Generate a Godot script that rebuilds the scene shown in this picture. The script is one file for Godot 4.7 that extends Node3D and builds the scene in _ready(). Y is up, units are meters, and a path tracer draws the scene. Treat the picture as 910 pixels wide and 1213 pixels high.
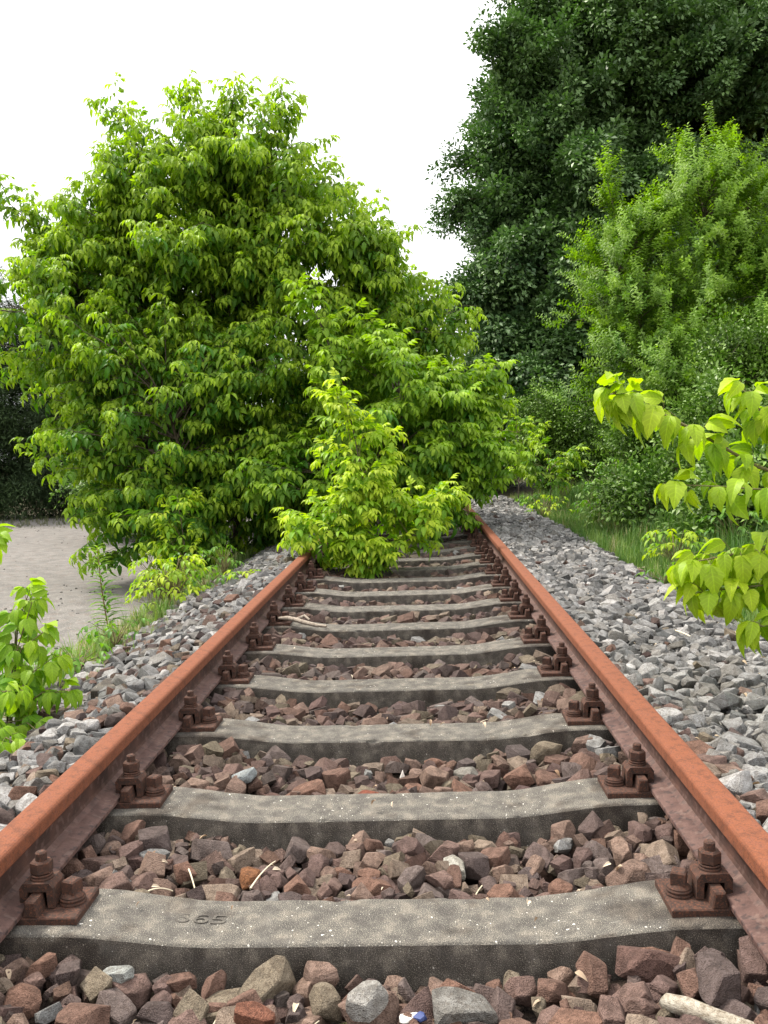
extends Node3D

# ------------------------------------------------------------------ state
var rng := RandomNumberGenerator.new()
var used := {}
var M := {}
const EYE := Vector3(0.115, 0.914, 0.0)
const RAIL_TOP := 0.142
var sleeper_z := [1.735, 2.34, 2.985, 3.62, 4.235, 4.845, 5.42, 6.0, 6.6, 7.21, 7.82, 8.43, 9.04, 9.65, 10.26, 10.87, 11.48, 12.09, 12.7, 13.31]
var rough := FastNoiseLite.new()

# ------------------------------------------------------------------ mesh collector
class MB:
	var v := PackedVector3Array()
	var n := PackedVector3Array()
	var uv := PackedVector2Array()
	var c := PackedColorArray()
	var ix := PackedInt32Array()
	var tint := Color(1, 1, 1)
	var colored := false
	func vert(p: Vector3, nn: Vector3, t := Vector2.ZERO) -> int:
		v.append(p); n.append(nn); uv.append(t)
		if colored: c.append(tint)
		return v.size() - 1
	func face(a: int, b: int, d: int) -> void:
		# front faces run clockwise as seen from the side the normals point to
		var g := (v[b] - v[a]).cross(v[d] - v[a])
		if g.dot(n[a] + n[b] + n[d]) > 0.0:
			ix.append(a); ix.append(d); ix.append(b)
		else:
			ix.append(a); ix.append(b); ix.append(d)
	func flat(a: Vector3, b: Vector3, d: Vector3, out_n: Vector3) -> void:
		face(vert(a, out_n), vert(b, out_n), vert(d, out_n))
	func quad(a: Vector3, b: Vector3, d: Vector3, e: Vector3, out_n: Vector3) -> void:
		var i := vert(a, out_n, Vector2(0, 0)); var j := vert(b, out_n, Vector2(1, 0)); var k := vert(d, out_n, Vector2(1, 1)); var l := vert(e, out_n, Vector2(0, 1))
		face(i, j, k); face(i, k, l)
	func tube(pts: Array, radii: Array, sides := 5, cap := false) -> void:
		var prev := -1
		var side := Vector3.ZERO
		for i in pts.size():
			var t: Vector3 = (pts[mini(i + 1, pts.size() - 1)] - pts[maxi(i - 1, 0)]).normalized()
			if side == Vector3.ZERO:
				side = t.cross(Vector3.UP if absf(t.y) < 0.9 else Vector3.RIGHT).normalized()
			side = (side - t * side.dot(t)).normalized()
			var other := t.cross(side)
			var first := v.size()
			for k in sides:
				var a := TAU * k / sides
				var d := side * cos(a) + other * sin(a)
				vert(pts[i] + d * radii[i], d, Vector2(float(k) / sides, i))
			if prev >= 0:
				for k in sides:
					var k2 := (k + 1) % sides
					face(prev + k, prev + k2, first + k2); face(prev + k, first + k2, first + k)
			prev = first
			if cap and (i == 0 or i == pts.size() - 1):
				var nn := -t if i == 0 else t
				var m := vert(pts[i], nn)
				var ring := []
				for k in sides: ring.append(vert(v[first + k], nn))
				for k in sides: face(m, ring[k], ring[(k + 1) % sides])
	# a polygon in the plane of ax and ay (convex or star-shaped round its centre), pulled along az from z0 to z1; edges cut by bev
	func prism(poly: Array, o: Vector3, ax: Vector3, ay: Vector3, az: Vector3, z0: float, z1: float, bev := 0.0) -> void:
		var cen := Vector2.ZERO
		for p in poly: cen += p
		cen /= poly.size()
		var m := poly.size()
		var area := 0.0
		for i in m:
			area += poly[i].cross(poly[(i + 1) % m])
		var outer := []
		var inner := []
		for p in poly:
			outer.append(o + ax * p.x + ay * p.y)
			var q: Vector2 = p + (cen - p).normalized() * bev * 1.3
			inner.append(o + ax * q.x + ay * q.y)
		for i in m:
			var j := (i + 1) % m
			var e: Vector2 = (poly[j] - poly[i]).normalized()
			var nn2 := Vector2(e.y, -e.x) * signf(area)
			var nn := ax * nn2.x + ay * nn2.y
			quad(outer[i] + az * (z0 + bev), outer[j] + az * (z0 + bev), outer[j] + az * (z1 - bev), outer[i] + az * (z1 - bev), nn)
			if bev > 0.0:
				quad(outer[i] + az * (z1 - bev), outer[j] + az * (z1 - bev), inner[j] + az * z1, inner[i] + az * z1, (nn + az).normalized())
				quad(outer[i] + az * (z0 + bev), outer[j] + az * (z0 + bev), inner[j] + az * z0, inner[i] + az * z0, (nn - az).normalized())
		var flat_poly := PackedVector2Array(poly)
		var tri := Geometry2D.triangulate_polygon(flat_poly)
		for k in range(0, tri.size(), 3):
			flat(inner[tri[k]] + az * z1, inner[tri[k + 1]] + az * z1, inner[tri[k + 2]] + az * z1, az)
			flat(inner[tri[k]] + az * z0, inner[tri[k + 1]] + az * z0, inner[tri[k + 2]] + az * z0, -az)
	func mesh() -> ArrayMesh:
		var a := []
		a.resize(Mesh.ARRAY_MAX)
		a[Mesh.ARRAY_VERTEX] = v; a[Mesh.ARRAY_NORMAL] = n; a[Mesh.ARRAY_TEX_UV] = uv; a[Mesh.ARRAY_INDEX] = ix
		if colored: a[Mesh.ARRAY_COLOR] = c
		var m := ArrayMesh.new()
		m.add_surface_from_arrays(Mesh.PRIMITIVE_TRIANGLES, a)
		return m

# ------------------------------------------------------------------ naming helpers
func numbered(called: String) -> String:
	if not used.has(called):
		used[called] = 0
		return called
	used[called] += 1
	return "%s_%03d" % [called, used[called]]

func tag(o: Node, label := "", category := "", group := "", kind := "") -> Node:
	if label: o.set_meta("label", label)
	if category: o.set_meta("category", category)
	if group: o.set_meta("group", group)
	if kind: o.set_meta("kind", kind)
	return o

func thing(called: String, at: Vector3, label: String, category: String, group := "") -> Node3D:
	var o := Node3D.new()
	o.name = numbered(called)
	add_child(o, true)
	o.position = at
	tag(o, label, category, group)
	return o

func part(called: String, mesh: Mesh, mat: Material, parent: Node, at := Transform3D()) -> MeshInstance3D:
	var o := MeshInstance3D.new()
	if parent == self:
		o.name = numbered(called)
	else:
		var counts: Dictionary = parent.get_meta("part_counts") if parent.has_meta("part_counts") else {}
		var k: int = counts.get(called, 0)
		o.name = called if k == 0 else "%s_%03d" % [called, k]
		counts[called] = k + 1
		parent.set_meta("part_counts", counts)
	o.mesh = mesh
	o.material_override = mat
	o.transform = at
	parent.add_child(o, true)
	return o

func copies(called: String, mesh: Mesh, mat: Material, parent: Node, where: Array, tints: Array) -> MultiMeshInstance3D:
	var mm := MultiMesh.new()
	mm.transform_format = MultiMesh.TRANSFORM_3D
	mm.use_colors = true
	mm.mesh = mesh
	mm.instance_count = where.size()
	for i in where.size():
		mm.set_instance_transform(i, where[i])
		mm.set_instance_color(i, tints[i])
	var o := MultiMeshInstance3D.new()
	o.name = called
	o.multimesh = mm
	o.material_override = mat
	o.set_meta("kind", "stuff")
	parent.add_child(o, true)
	return o

func rr(a: float, b: float) -> float:
	return rng.randf_range(a, b)

func ball() -> Vector3:
	while true:
		var p := Vector3(rr(-1, 1), rr(-1, 1), rr(-1, 1))
		if p.length_squared() <= 1.0 and p.length_squared() > 0.001:
			return p
	return Vector3.UP

func lin(r: float, g: float, b: float) -> Color:   # an sRGB colour 0..255 as a linear one
	return Color(r / 255.0, g / 255.0, b / 255.0).srgb_to_linear()

# ------------------------------------------------------------------ textures and materials
func noise(freq: float, sd: int, octaves := 4, kind := FastNoiseLite.TYPE_SIMPLEX_SMOOTH) -> FastNoiseLite:
	var f := FastNoiseLite.new()
	f.noise_type = kind
	f.frequency = freq
	f.seed = sd
	f.fractal_octaves = octaves
	return f

func grey_field(f: FastNoiseLite, size: int) -> PackedByteArray:
	var im := f.get_seamless_image(size, size, false, false, 0.12, true)
	im.convert(Image.FORMAT_L8)
	return im.get_data()

# layers: a base ramp over one field, spots where other fields pass a level; returns [colour, height]
func surface_maps(size: int, base: Array, f1: FastNoiseLite, f2: FastNoiseLite, spots: Array, rough_amount := 0.5) -> Array:
	var a := grey_field(f1, size)
	var b := grey_field(f2, size)
	var fields := []
	for s in spots: fields.append(grey_field(s[0], size))
	var px := PackedByteArray(); px.resize(size * size * 3)
	var hx := PackedByteArray(); hx.resize(size * size)
	var r := RandomNumberGenerator.new(); r.seed = 77
	for i in size * size:
		var t := clampf((a[i] / 255.0 - 0.22) * 1.8, 0.0, 1.0) * (base.size() - 1.001)
		var k := int(t)
		var col: Color = base[k].lerp(base[k + 1], t - k)
		var fine := (b[i] / 255.0 - 0.5)
		col = col * (1.0 + fine * rough_amount)
		var h := 0.5 + fine * 0.5
		for s in spots.size():
			var w := smoothstep(spots[s][1], spots[s][2], fields[s][i] / 255.0)
			col = col.lerp(spots[s][3], w * spots[s][4])
			h += w * spots[s][5]
		var grain := r.randf_range(0.94, 1.06)
		px[i * 3] = int(clampf(col.r * grain, 0, 1) * 255); px[i * 3 + 1] = int(clampf(col.g * grain, 0, 1) * 255); px[i * 3 + 2] = int(clampf(col.b * grain, 0, 1) * 255)
		hx[i] = int(clampf(h, 0, 1) * 255)
	return [ImageTexture.create_from_image(Image.create_from_data(size, size, false, Image.FORMAT_RGB8, px)), ImageTexture.create_from_image(Image.create_from_data(size, size, false, Image.FORMAT_L8, hx))]

func surfaced(called: String, maps: Array, per_metre: float, bump_cm: float, roughness := 0.9, world := true) -> StandardMaterial3D:
	var m := StandardMaterial3D.new()
	m.resource_name = called
	m.albedo_texture = maps[0]
	m.uv1_triplanar = true
	m.uv1_world_triplanar = world
	m.uv1_scale = Vector3.ONE * per_metre
	m.roughness = roughness
	m.metallic_specular = 0.35
	if bump_cm > 0.0:
		m.heightmap_enabled = true
		m.heightmap_texture = maps[1]
		m.heightmap_scale = bump_cm
	return m

func s3(r: float, g: float, b: float) -> Color:
	return Color(r / 255.0, g / 255.0, b / 255.0)

func vein_map() -> ImageTexture:
	var s := 128
	var im := Image.create(s, s, false, Image.FORMAT_RGB8)
	for y in s:
		for x in s:
			var u := absf(x / (s - 1.0) - 0.5) * 2.0
			var v := y / (s - 1.0)
			var ph := fposmod(v * 7.0 - u * 1.5, 1.0)
			var vein := exp(-pow((ph - 0.5) * 9.0, 2.0)) * 0.55 + exp(-pow(u * 14.0, 2.0)) * 1.0
			var q := 0.86 + 0.14 * clampf(vein, 0, 1) + 0.03 * sin(x * 1.7) * sin(y * 1.3)
			im.set_pixel(x, y, Color(minf(q, 1.0), minf(q, 1.0), minf(q * 0.97, 1.0)))
	return ImageTexture.create_from_image(im)

func leaf_material(called: String, tex: Texture2D, through := Color(0.95, 1.0, 0.35), rough_v := 0.5) -> StandardMaterial3D:
	var m := StandardMaterial3D.new()
	m.resource_name = called
	m.albedo_texture = tex
	m.vertex_color_use_as_albedo = true
	m.roughness = rough_v
	m.metallic_specular = 0.4
	m.backlight_enabled = true
	m.backlight = through
	m.cull_mode = BaseMaterial3D.CULL_DISABLED
	return m

func plain_leaf(called: String, col: Color, tex: Texture2D, through := Color(0.95, 1.0, 0.35)) -> StandardMaterial3D:
	var m := leaf_material(called, tex, through)
	m.vertex_color_use_as_albedo = false
	m.albedo_color = col.linear_to_srgb()
	return m

func make_materials() -> void:
	var specks := noise(0.16, 3, 2, FastNoiseLite.TYPE_CELLULAR)
	var grain := [
		[noise(0.15, 5, 2), 0.60, 0.72, s3(190, 181, 164), 0.65, 0.2],
		[noise(0.19, 8, 2), 0.58, 0.70, s3(52, 50, 47), 0.7, -0.35],
		[noise(0.009, 15, 6), 0.48, 0.9, s3(70, 66, 63), 0.45, 0.0],
		[noise(0.03, 11, 2), 0.86, 0.89, s3(240, 236, 226), 0.85, 0.1]]
	M.concrete = surfaced("weathered concrete", surface_maps(1024, [s3(76, 73, 70), s3(90, 87, 82), s3(100, 96, 90), s3(118, 112, 103)], noise(0.007, 1, 6), noise(0.22, 2, 3), grain, 0.7), 2.1, 0.3, 0.95)
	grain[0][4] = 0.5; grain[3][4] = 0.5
	M.concrete_side = surfaced("darker concrete of the sides", surface_maps(1024, [s3(60, 55, 50), s3(72, 66, 61), s3(82, 76, 70), s3(106, 99, 90)], noise(0.008, 201, 6), noise(0.22, 202, 3), grain, 0.7), 2.1, 0.3, 0.95)  # a darker tone of the concrete, for the side and end faces
	M.concrete.vertex_color_use_as_albedo = true
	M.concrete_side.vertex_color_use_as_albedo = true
	M.engraved = surfaced("dark grooves in concrete", surface_maps(128, [s3(74, 70, 65), s3(84, 80, 74)], noise(0.03, 1), noise(0.2, 2), []), 8.0, 0.0)
	M.rail_head = surfaced("bright orange rust", surface_maps(512, [s3(94, 55, 38), s3(106, 62, 42), s3(114, 66, 44), s3(108, 64, 46)], noise(0.02, 21, 6), noise(0.25, 22, 3), [
		[noise(0.10, 24, 4), 0.58, 0.72, s3(78, 50, 40), 0.5, -0.2],
		[noise(0.14, 25, 3), 0.64, 0.74, s3(128, 78, 52), 0.5, 0.1]], 0.3), 2.3, 0.12, 0.85)
	M.rail_web = surfaced("dark brown rust", surface_maps(512, [s3(58, 42, 37), s3(68, 48, 42), s3(78, 55, 47)], noise(0.006, 31, 5), noise(0.2, 32, 3), [
		[noise(0.02, 34, 4), 0.58, 0.75, s3(104, 84, 78), 0.5, 0.0]], 0.25), 2.5, 0.06, 0.75)
	M.rail_foot = surfaced("stained purple brown rust", surface_maps(512, [s3(70, 52, 48), s3(84, 63, 58), s3(94, 72, 66), s3(78, 58, 52)], noise(0.01, 41, 5), noise(0.2, 42, 3), [
		[noise(0.035, 44, 4), 0.64, 0.74, s3(48, 40, 40), 0.7, 0.0],
		[noise(0.02, 45, 4), 0.66, 0.8, s3(118, 100, 92), 0.5, 0.0]], 0.25), 2.0, 0.06, 0.7)
	M.iron = surfaced("red brown rusted iron", surface_maps(512, [s3(50, 38, 33), s3(62, 44, 37), s3(76, 52, 42)], noise(0.02, 51, 4), noise(0.2, 52, 3), [
		[noise(0.06, 54, 3), 0.64, 0.76, s3(116, 68, 48), 0.6, 0.1],
		[noise(0.05, 55, 3), 0.68, 0.8, s3(42, 34, 31), 0.7, 0.0]], 0.35), 5.0, 0.08, 0.85)
	M.dirt = surfaced("grey brown trodden earth", surface_maps(1024, [s3(94, 91, 88), s3(101, 98, 95), s3(105, 102, 98), s3(112, 108, 105)], noise(0.01, 61, 6), noise(0.2, 62, 3), [
		[noise(0.02, 64, 5), 0.6, 0.75, s3(100, 90, 84), 0.5, -0.1],
		[noise(0.11, 65, 2), 0.74, 0.8, s3(182, 172, 162), 0.6, 0.15]], 0.3), 0.37, 0.35, 0.95)
	M.soil = surfaced("dark soil with litter", surface_maps(512, [s3(52, 44, 32), s3(66, 58, 40), s3(70, 70, 42), s3(84, 76, 54)], noise(0.02, 71, 5), noise(0.2, 72, 3), [
		[noise(0.09, 74, 3), 0.66, 0.76, s3(120, 108, 78), 0.6, 0.1]], 0.6), 0.9, 1.5, 0.95)
	M.grit = surfaced("dark grit between the stones", surface_maps(512, [s3(48, 40, 36), s3(62, 52, 46), s3(76, 64, 56)], noise(0.03, 81, 5), noise(0.2, 82, 3), [], 0.6), 2.5, 1.0, 0.95)
	var st := surface_maps(512, [s3(178, 176, 174), s3(216, 214, 212), s3(240, 238, 236), s3(255, 255, 255)], noise(0.012, 91, 5), noise(0.16, 92, 4), [
		[noise(0.05, 94, 3), 0.64, 0.76, s3(255, 252, 244), 0.75, 0.15],
		[noise(0.03, 97, 5), 0.56, 0.66, s3(168, 160, 154), 0.6, -0.15],
		[noise(0.18, 98, 2), 0.68, 0.76, s3(112, 108, 106), 0.6, -0.2],
		[noise(0.06, 95, 3), 0.68, 0.8, s3(140, 136, 134), 0.7, -0.1]], 0.6)
	M.stone = surfaced("broken stone", st, 4.0, 0.6, 0.9)
	M.stone.vertex_color_use_as_albedo = true
	M.brown_stones = []
	for c in [[98, 80, 74], [88, 72, 68], [108, 90, 81], [82, 70, 67], [104, 95, 82], [96, 75, 66], [114, 101, 90], [90, 80, 77], [102, 78, 67], [78, 68, 66], [112, 94, 84]]:
		M.brown_stones.append(toned_stone("brown stone", st, c))
	M.grey_stones = []
	for c in [[134, 134, 134], [122, 122, 122], [148, 148, 147], [110, 111, 111], [130, 128, 125], [162, 161, 160], [116, 114, 110]]:
		M.grey_stones.append(toned_stone("grey stone", st, c))
	M.bark = surfaced("grey brown bark", surface_maps(512, [s3(62, 54, 46), s3(88, 78, 66), s3(106, 96, 84)], noise(0.02, 101, 5), noise(0.15, 102, 3), [], 0.6), 2.0, 0.8, 0.9)
	M.twig = StandardMaterial3D.new(); M.twig.resource_name = "green brown twig bark"; M.twig.albedo_color = s3(104, 96, 58); M.twig.roughness = 0.8
	M.red_stem = StandardMaterial3D.new(); M.red_stem.resource_name = "reddish weed stem"; M.red_stem.albedo_color = s3(130, 82, 56); M.red_stem.roughness = 0.8
	M.straw = StandardMaterial3D.new(); M.straw.resource_name = "bleached straw"; M.straw.albedo_color = s3(196, 184, 160); M.straw.roughness = 0.9
	M.driftwood = surfaced("weathered grey wood", surface_maps(256, [s3(96, 86, 76), s3(132, 122, 110), s3(150, 140, 128)], noise(0.03, 111, 4), noise(0.2, 112, 3), [], 0.5), 9.0, 0.2, 0.9)
	M.bleached = surfaced("bleached pale wood", surface_maps(256, [s3(112, 102, 88), s3(146, 138, 124), s3(166, 160, 148)], noise(0.03, 121, 4), noise(0.2, 122, 3), [
		[noise(0.08, 125, 3), 0.66, 0.76, s3(88, 76, 62), 0.75, -0.2]], 0.5), 9.0, 0.4, 0.9)
	var vm := vein_map()
	M.vein = vm
	M.leaf = leaf_material("green leaf", vm)
	M.dark_leaf = leaf_material("dark green leaf", null, Color(0.5, 0.62, 0.3), 0.45)
	M.dark_leaf.albedo_texture = null
	M.grass = leaf_material("grass blade", null, Color(0.7, 0.8, 0.35), 0.6)
	M.needle = leaf_material("conifer needle", null, Color(0.3, 0.4, 0.2), 0.7)

func toned_stone(called: String, st: Array, c: Array) -> StandardMaterial3D:
	var m := surfaced(called, st, 4.0, 0.6, 0.9)
	m.albedo_color = s3(c[0], c[1], c[2]) * (1.17 if called == "brown stone" else 1.03)
	return m

# ------------------------------------------------------------------ stones: convex polyhedra cut by planes
func cut_faces(planes: Array) -> Array:
	var faces := []
	for i in planes.size():
		var n: Vector3 = planes[i].normal
		var t := n.cross(Vector3.UP if absf(n.y) < 0.9 else Vector3.RIGHT).normalized()
		var b := n.cross(t)
		var o: Vector3 = n * planes[i].d
		var poly := [o + t * 9 + b * 9, o - t * 9 + b * 9, o - t * 9 - b * 9, o + t * 9 - b * 9]
		for j in planes.size():
			if j == i: continue
			var out := []
			for k in poly.size():
				var p: Vector3 = poly[k]; var q: Vector3 = poly[(k + 1) % poly.size()]
				var dp: float = planes[j].distance_to(p); var dq: float = planes[j].distance_to(q)
				if dp <= 0.0: out.append(p)
				if (dp < 0.0 and dq > 0.0) or (dp > 0.0 and dq < 0.0):
					out.append(p.lerp(q, dp / (dp - dq)))
			poly = out
			if poly.size() < 3: break
		faces.append(poly if poly.size() >= 3 else [])
	return faces

func rock_planes(count: int, ax: Vector3) -> Array:
	var planes := []
	var turn := Basis.from_euler(Vector3(rr(0, TAU), rr(0, TAU), rr(0, TAU)))
	for k in 6:
		var n := Vector3.ZERO
		n[k % 3] = 1.0 if k < 3 else -1.0
		n = (n + ball() * 0.3).normalized()
		planes.append(Plane(n, (n * ax).length() * rr(0.70, 0.92)))
	for i in count:
		var y := 1.0 - 2.0 * (i + 0.5) / count
		var a := i * 2.39996 + rr(-0.35, 0.35)
		var n := turn * Vector3(cos(a) * sqrt(1 - y * y), y, sin(a) * sqrt(1 - y * y))
		n = (n + ball() * 0.5).normalized()
		planes.append(Plane(n, (n * ax).length() * rr(0.74, 1.06)))
	return planes

func rock_mesh(count: int, bevel: float, soft: float, ax := Vector3(1.15, 0.72, 0.92)) -> MB:
	var planes := rock_planes(count, ax)
	var faces := cut_faces(planes)
	if bevel > 0.0:
		var extra := []
		for i in planes.size():
			for j in range(i + 1, planes.size()):
				var best := -9.0
				var n: Vector3 = (planes[i].normal + planes[j].normal).normalized()
				var shared := 0
				for p in faces[i]:
					for q in faces[j]:
						if p.distance_squared_to(q) < 1e-6:
							shared += 1
							best = maxf(best, n.dot(p))
				if shared >= 2 and planes[i].normal.dot(planes[j].normal) < 0.92:
					extra.append(Plane(n, best - bevel * rr(0.5, 1.5)))
		planes = planes + extra
		faces = cut_faces(planes)
	var mb := MB.new()
	for i in planes.size():
		var f: Array = faces[i]
		if f.size() < 3: continue
		var first := mb.v.size()
		for p in f:
			mb.vert(p, planes[i].normal.lerp(p.normalized(), soft).normalized())
		for k in range(1, f.size() - 1):
			mb.face(first, first + k, first + k + 1)
	return mb

var rocks_near: Array = []     # meshes with softened edges
var rocks_far: Array = []      # MB with few faces

func make_rocks() -> void:
	for i in 24:
		rocks_near.append(rock_mesh(rng.randi_range(6, 11), 0.03, 0.10, Vector3(rr(1.05, 1.3), rr(0.5, 0.85), rr(0.7, 1.0))).mesh())
	for i in 10:
		rocks_far.append(rock_mesh(rng.randi_range(4, 7), 0.0, 0.14, Vector3(rr(1.05, 1.3), rr(0.5, 0.85), rr(0.7, 1.0))))

# a height grid that stones are dropped on
class Bed:
	var x0: float; var z0: float; var nx: int; var nz: int
	var cell := 0.018
	var h := PackedFloat32Array()
	var id := PackedInt32Array()
	var rock := []     # [position, size, basis, tone]
	func setup(xa: float, xb: float, za: float, zb: float) -> void:
		x0 = xa; z0 = za
		nx = int((xb - xa) / cell) + 1; nz = int((zb - za) / cell) + 1
		h.resize(nx * nz); id.resize(nx * nz); id.fill(-1)
	func at(x: float, z: float) -> float:
		var i := clampi(int((x - x0) / cell), 0, nx - 1); var j := clampi(int((z - z0) / cell), 0, nz - 1)
		return h[j * nx + i]

func drop(bed: Bed, x: float, z: float, s: float, top: float, tone: Color, flatness := 0.6) -> bool:
	var r := s * 0.8
	var hc := bed.at(x, z)
	var hx1 := bed.at(x + r, z); var hx0 := bed.at(x - r, z); var hz1 := bed.at(x, z + r); var hz0 := bed.at(x, z - r)
	var mean := (hc * 2.0 + hx1 + hx0 + hz1 + hz0) / 6.0
	var most := maxf(hc, maxf(maxf(hx1, hx0), maxf(hz1, hz0)))
	if most > top: return false
	var rest := mean * 0.6 + most * 0.4
	var c := s * flatness
	var y := rest + c * 0.55
	if y + c * 0.2 > top + 0.02: return false
	var up := Vector3((hx0 - hx1) / (2 * r) * 0.7 + rr(-0.35, 0.35), 1.0, (hz0 - hz1) / (2 * r) * 0.7 + rr(-0.35, 0.35)).normalized()
	var a := rr(0, TAU)
	var f := Vector3(cos(a), 0, sin(a))
	var sx := up.cross(f).normalized()
	var b := Basis(sx, up, sx.cross(up))
	var n := bed.rock.size()
	bed.rock.append([Vector3(x, y, -z), s, b, tone])
	var k := int(s / bed.cell) + 1
	var ci := int((x - bed.x0) / bed.cell); var cj := int((z - bed.z0) / bed.cell)
	for j in range(maxi(cj - k, 0), mini(cj + k + 1, bed.nz)):
		for i in range(maxi(ci - k, 0), mini(ci + k + 1, bed.nx)):
			var dx := (i - ci) * bed.cell; var dz := (j - cj) * bed.cell
			var q := 1.0 - (dx * dx + dz * dz) / (s * s)
			if q > 0.0:
				var t := y + c * 0.85 * sqrt(q)
				if t > bed.h[j * bed.nx + i]:
					bed.h[j * bed.nx + i] = t
					bed.id[j * bed.nx + i] = n
	return true

# the stones that show largest become parts of the bed, the rest one part
func lay_stones(bed: Bed, parent: Node3D, mats: Array, tones: Array, most: int) -> void:
	var seen := PackedFloat32Array(); seen.resize(bed.rock.size())
	for k in bed.id.size():
		if bed.id[k] >= 0: seen[bed.id[k]] += 1.0
	var order := []
	for i in bed.rock.size():
		var p: Vector3 = bed.rock[i][0]
		if seen[i] == 0.0: continue
		var d := p.distance_to(EYE)
		var flatx: float = (p.x - EYE.x) / maxf(0.1, -p.z)
		var inside: bool = absf(flatx + 0.037) < 0.44 and (EYE.y - p.y) / maxf(0.1, -p.z) < 0.70
		order.append([(seen[i] / pow(d, 3.0)) if inside else 0.0, i])
	order.sort_custom(func(a, b): return a[0] > b[0])
	var single := {}
	for k in mini(most, order.size()): single[order[k][1]] = true
	var rest := MB.new()
	rest.colored = true
	for i in bed.rock.size():
		var r: Array = bed.rock[i]
		var b: Basis = r[2]
		var s: float = r[1]
		var st: Vector3 = Vector3(rr(0.88, 1.15), rr(0.9, 1.1), rr(0.88, 1.12)) * s
		if single.has(i):
			part("stone", rocks_near[rng.randi() % rocks_near.size()], mats[rng.randi() % mats.size()] if r[3].a > 0.5 else M.grey_stones[rng.randi() % 4], parent, Transform3D(b.scaled_local(st), r[0]))
		else:
			if seen[i] == 0.0 and rng.randf() < 0.5: continue
			var src: MB = rocks_far[rng.randi() % rocks_far.size()]
			var first := rest.v.size()
			var bb := b.scaled_local(st)
			var tint: Color = tones[rng.randi() % tones.size()] if r[3].a > 0.5 else lin(130, 130, 129)
			tint = tint * rr(0.92, 1.38)
			tint.a = 1.0
			for k in src.v.size():
				rest.v.append(bb * src.v[k] + r[0]); rest.n.append((b * src.n[k]).normalized()); rest.uv.append(Vector2.ZERO); rest.c.append(tint)
			for k in src.ix.size():
				rest.ix.append(first + src.ix[k])
	tag(part("loose_stones", rest.mesh(), M.stone, parent), "", "", "", "stuff")

# ------------------------------------------------------------------ ground
func land(x: float, z: float) -> float:    # z is the distance ahead
	var y := -0.13
	if x < -1.35:
		y = lerpf(-0.13, -0.46, smoothstep(-1.35, -2.35, x))
	elif x > 1.7:
		y = lerpf(-0.13, -0.16, smoothstep(1.7, 2.6, x)) + 0.12 * smoothstep(1.9, 3.0, x) - 0.1 * smoothstep(3.0, 6.0, x)
	return y + rough.get_noise_2d(x * 3.0, z * 3.0) * 0.05 * smoothstep(1.4, 2.4, absf(x))

func sheet(xs: Array, zs: Array, lift: float, edge := 0.0) -> Mesh:
	var mb := MB.new()
	var w := xs.size()
	for z in zs:
		for k in w:
			var x: float = xs[k]
			if edge > 0.0: x += rough.get_noise_2d(z * 14.0, k * 100.0) * edge * (1.0 if k == 0 or k == w - 1 else 0.0)
			var e := 0.05
			var nn := Vector3(land(x - e, z) - land(x + e, z), 2 * e, -(land(x, z - e) - land(x, z + e))).normalized()
			mb.vert(Vector3(x, land(x, z) + lift, -z), nn)
	for j in zs.size() - 1:
		for i in w - 1:
			var a := j * w + i
			mb.face(a, a + 1, a + w + 1); mb.face(a, a + w + 1, a + w)
	return mb.mesh()

func span(a: float, b: float, n: int) -> Array:
	var out := []
	for i in n + 1: out.append(lerpf(a, b, float(i) / n))
	return out

func build_ground() -> void:
	var xs := [-220.0, -90.0, -40.0, -20.0] + span(-12.0, -3.5, 17) + span(-3.2, 3.2, 64) + span(3.5, 9.0, 12) + [20.0, 40.0, 90.0, 220.0]
	var zs := [-60.0, -20.0, -6.0, -2.0] + span(-1.0, 18.0, 110) + span(19.0, 40.0, 14) + [60.0, 100.0, 180.0, 320.0]
	tag(part("ground", sheet(xs, zs, 0.0), M.soil, self), "", "", "", "structure")
	tag(part("dirt_path", sheet(span(-9.5, -2.3, 40), span(0.0, 21.5, 110), 0.012, 0.35), M.dirt, self), "", "", "", "structure")

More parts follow.
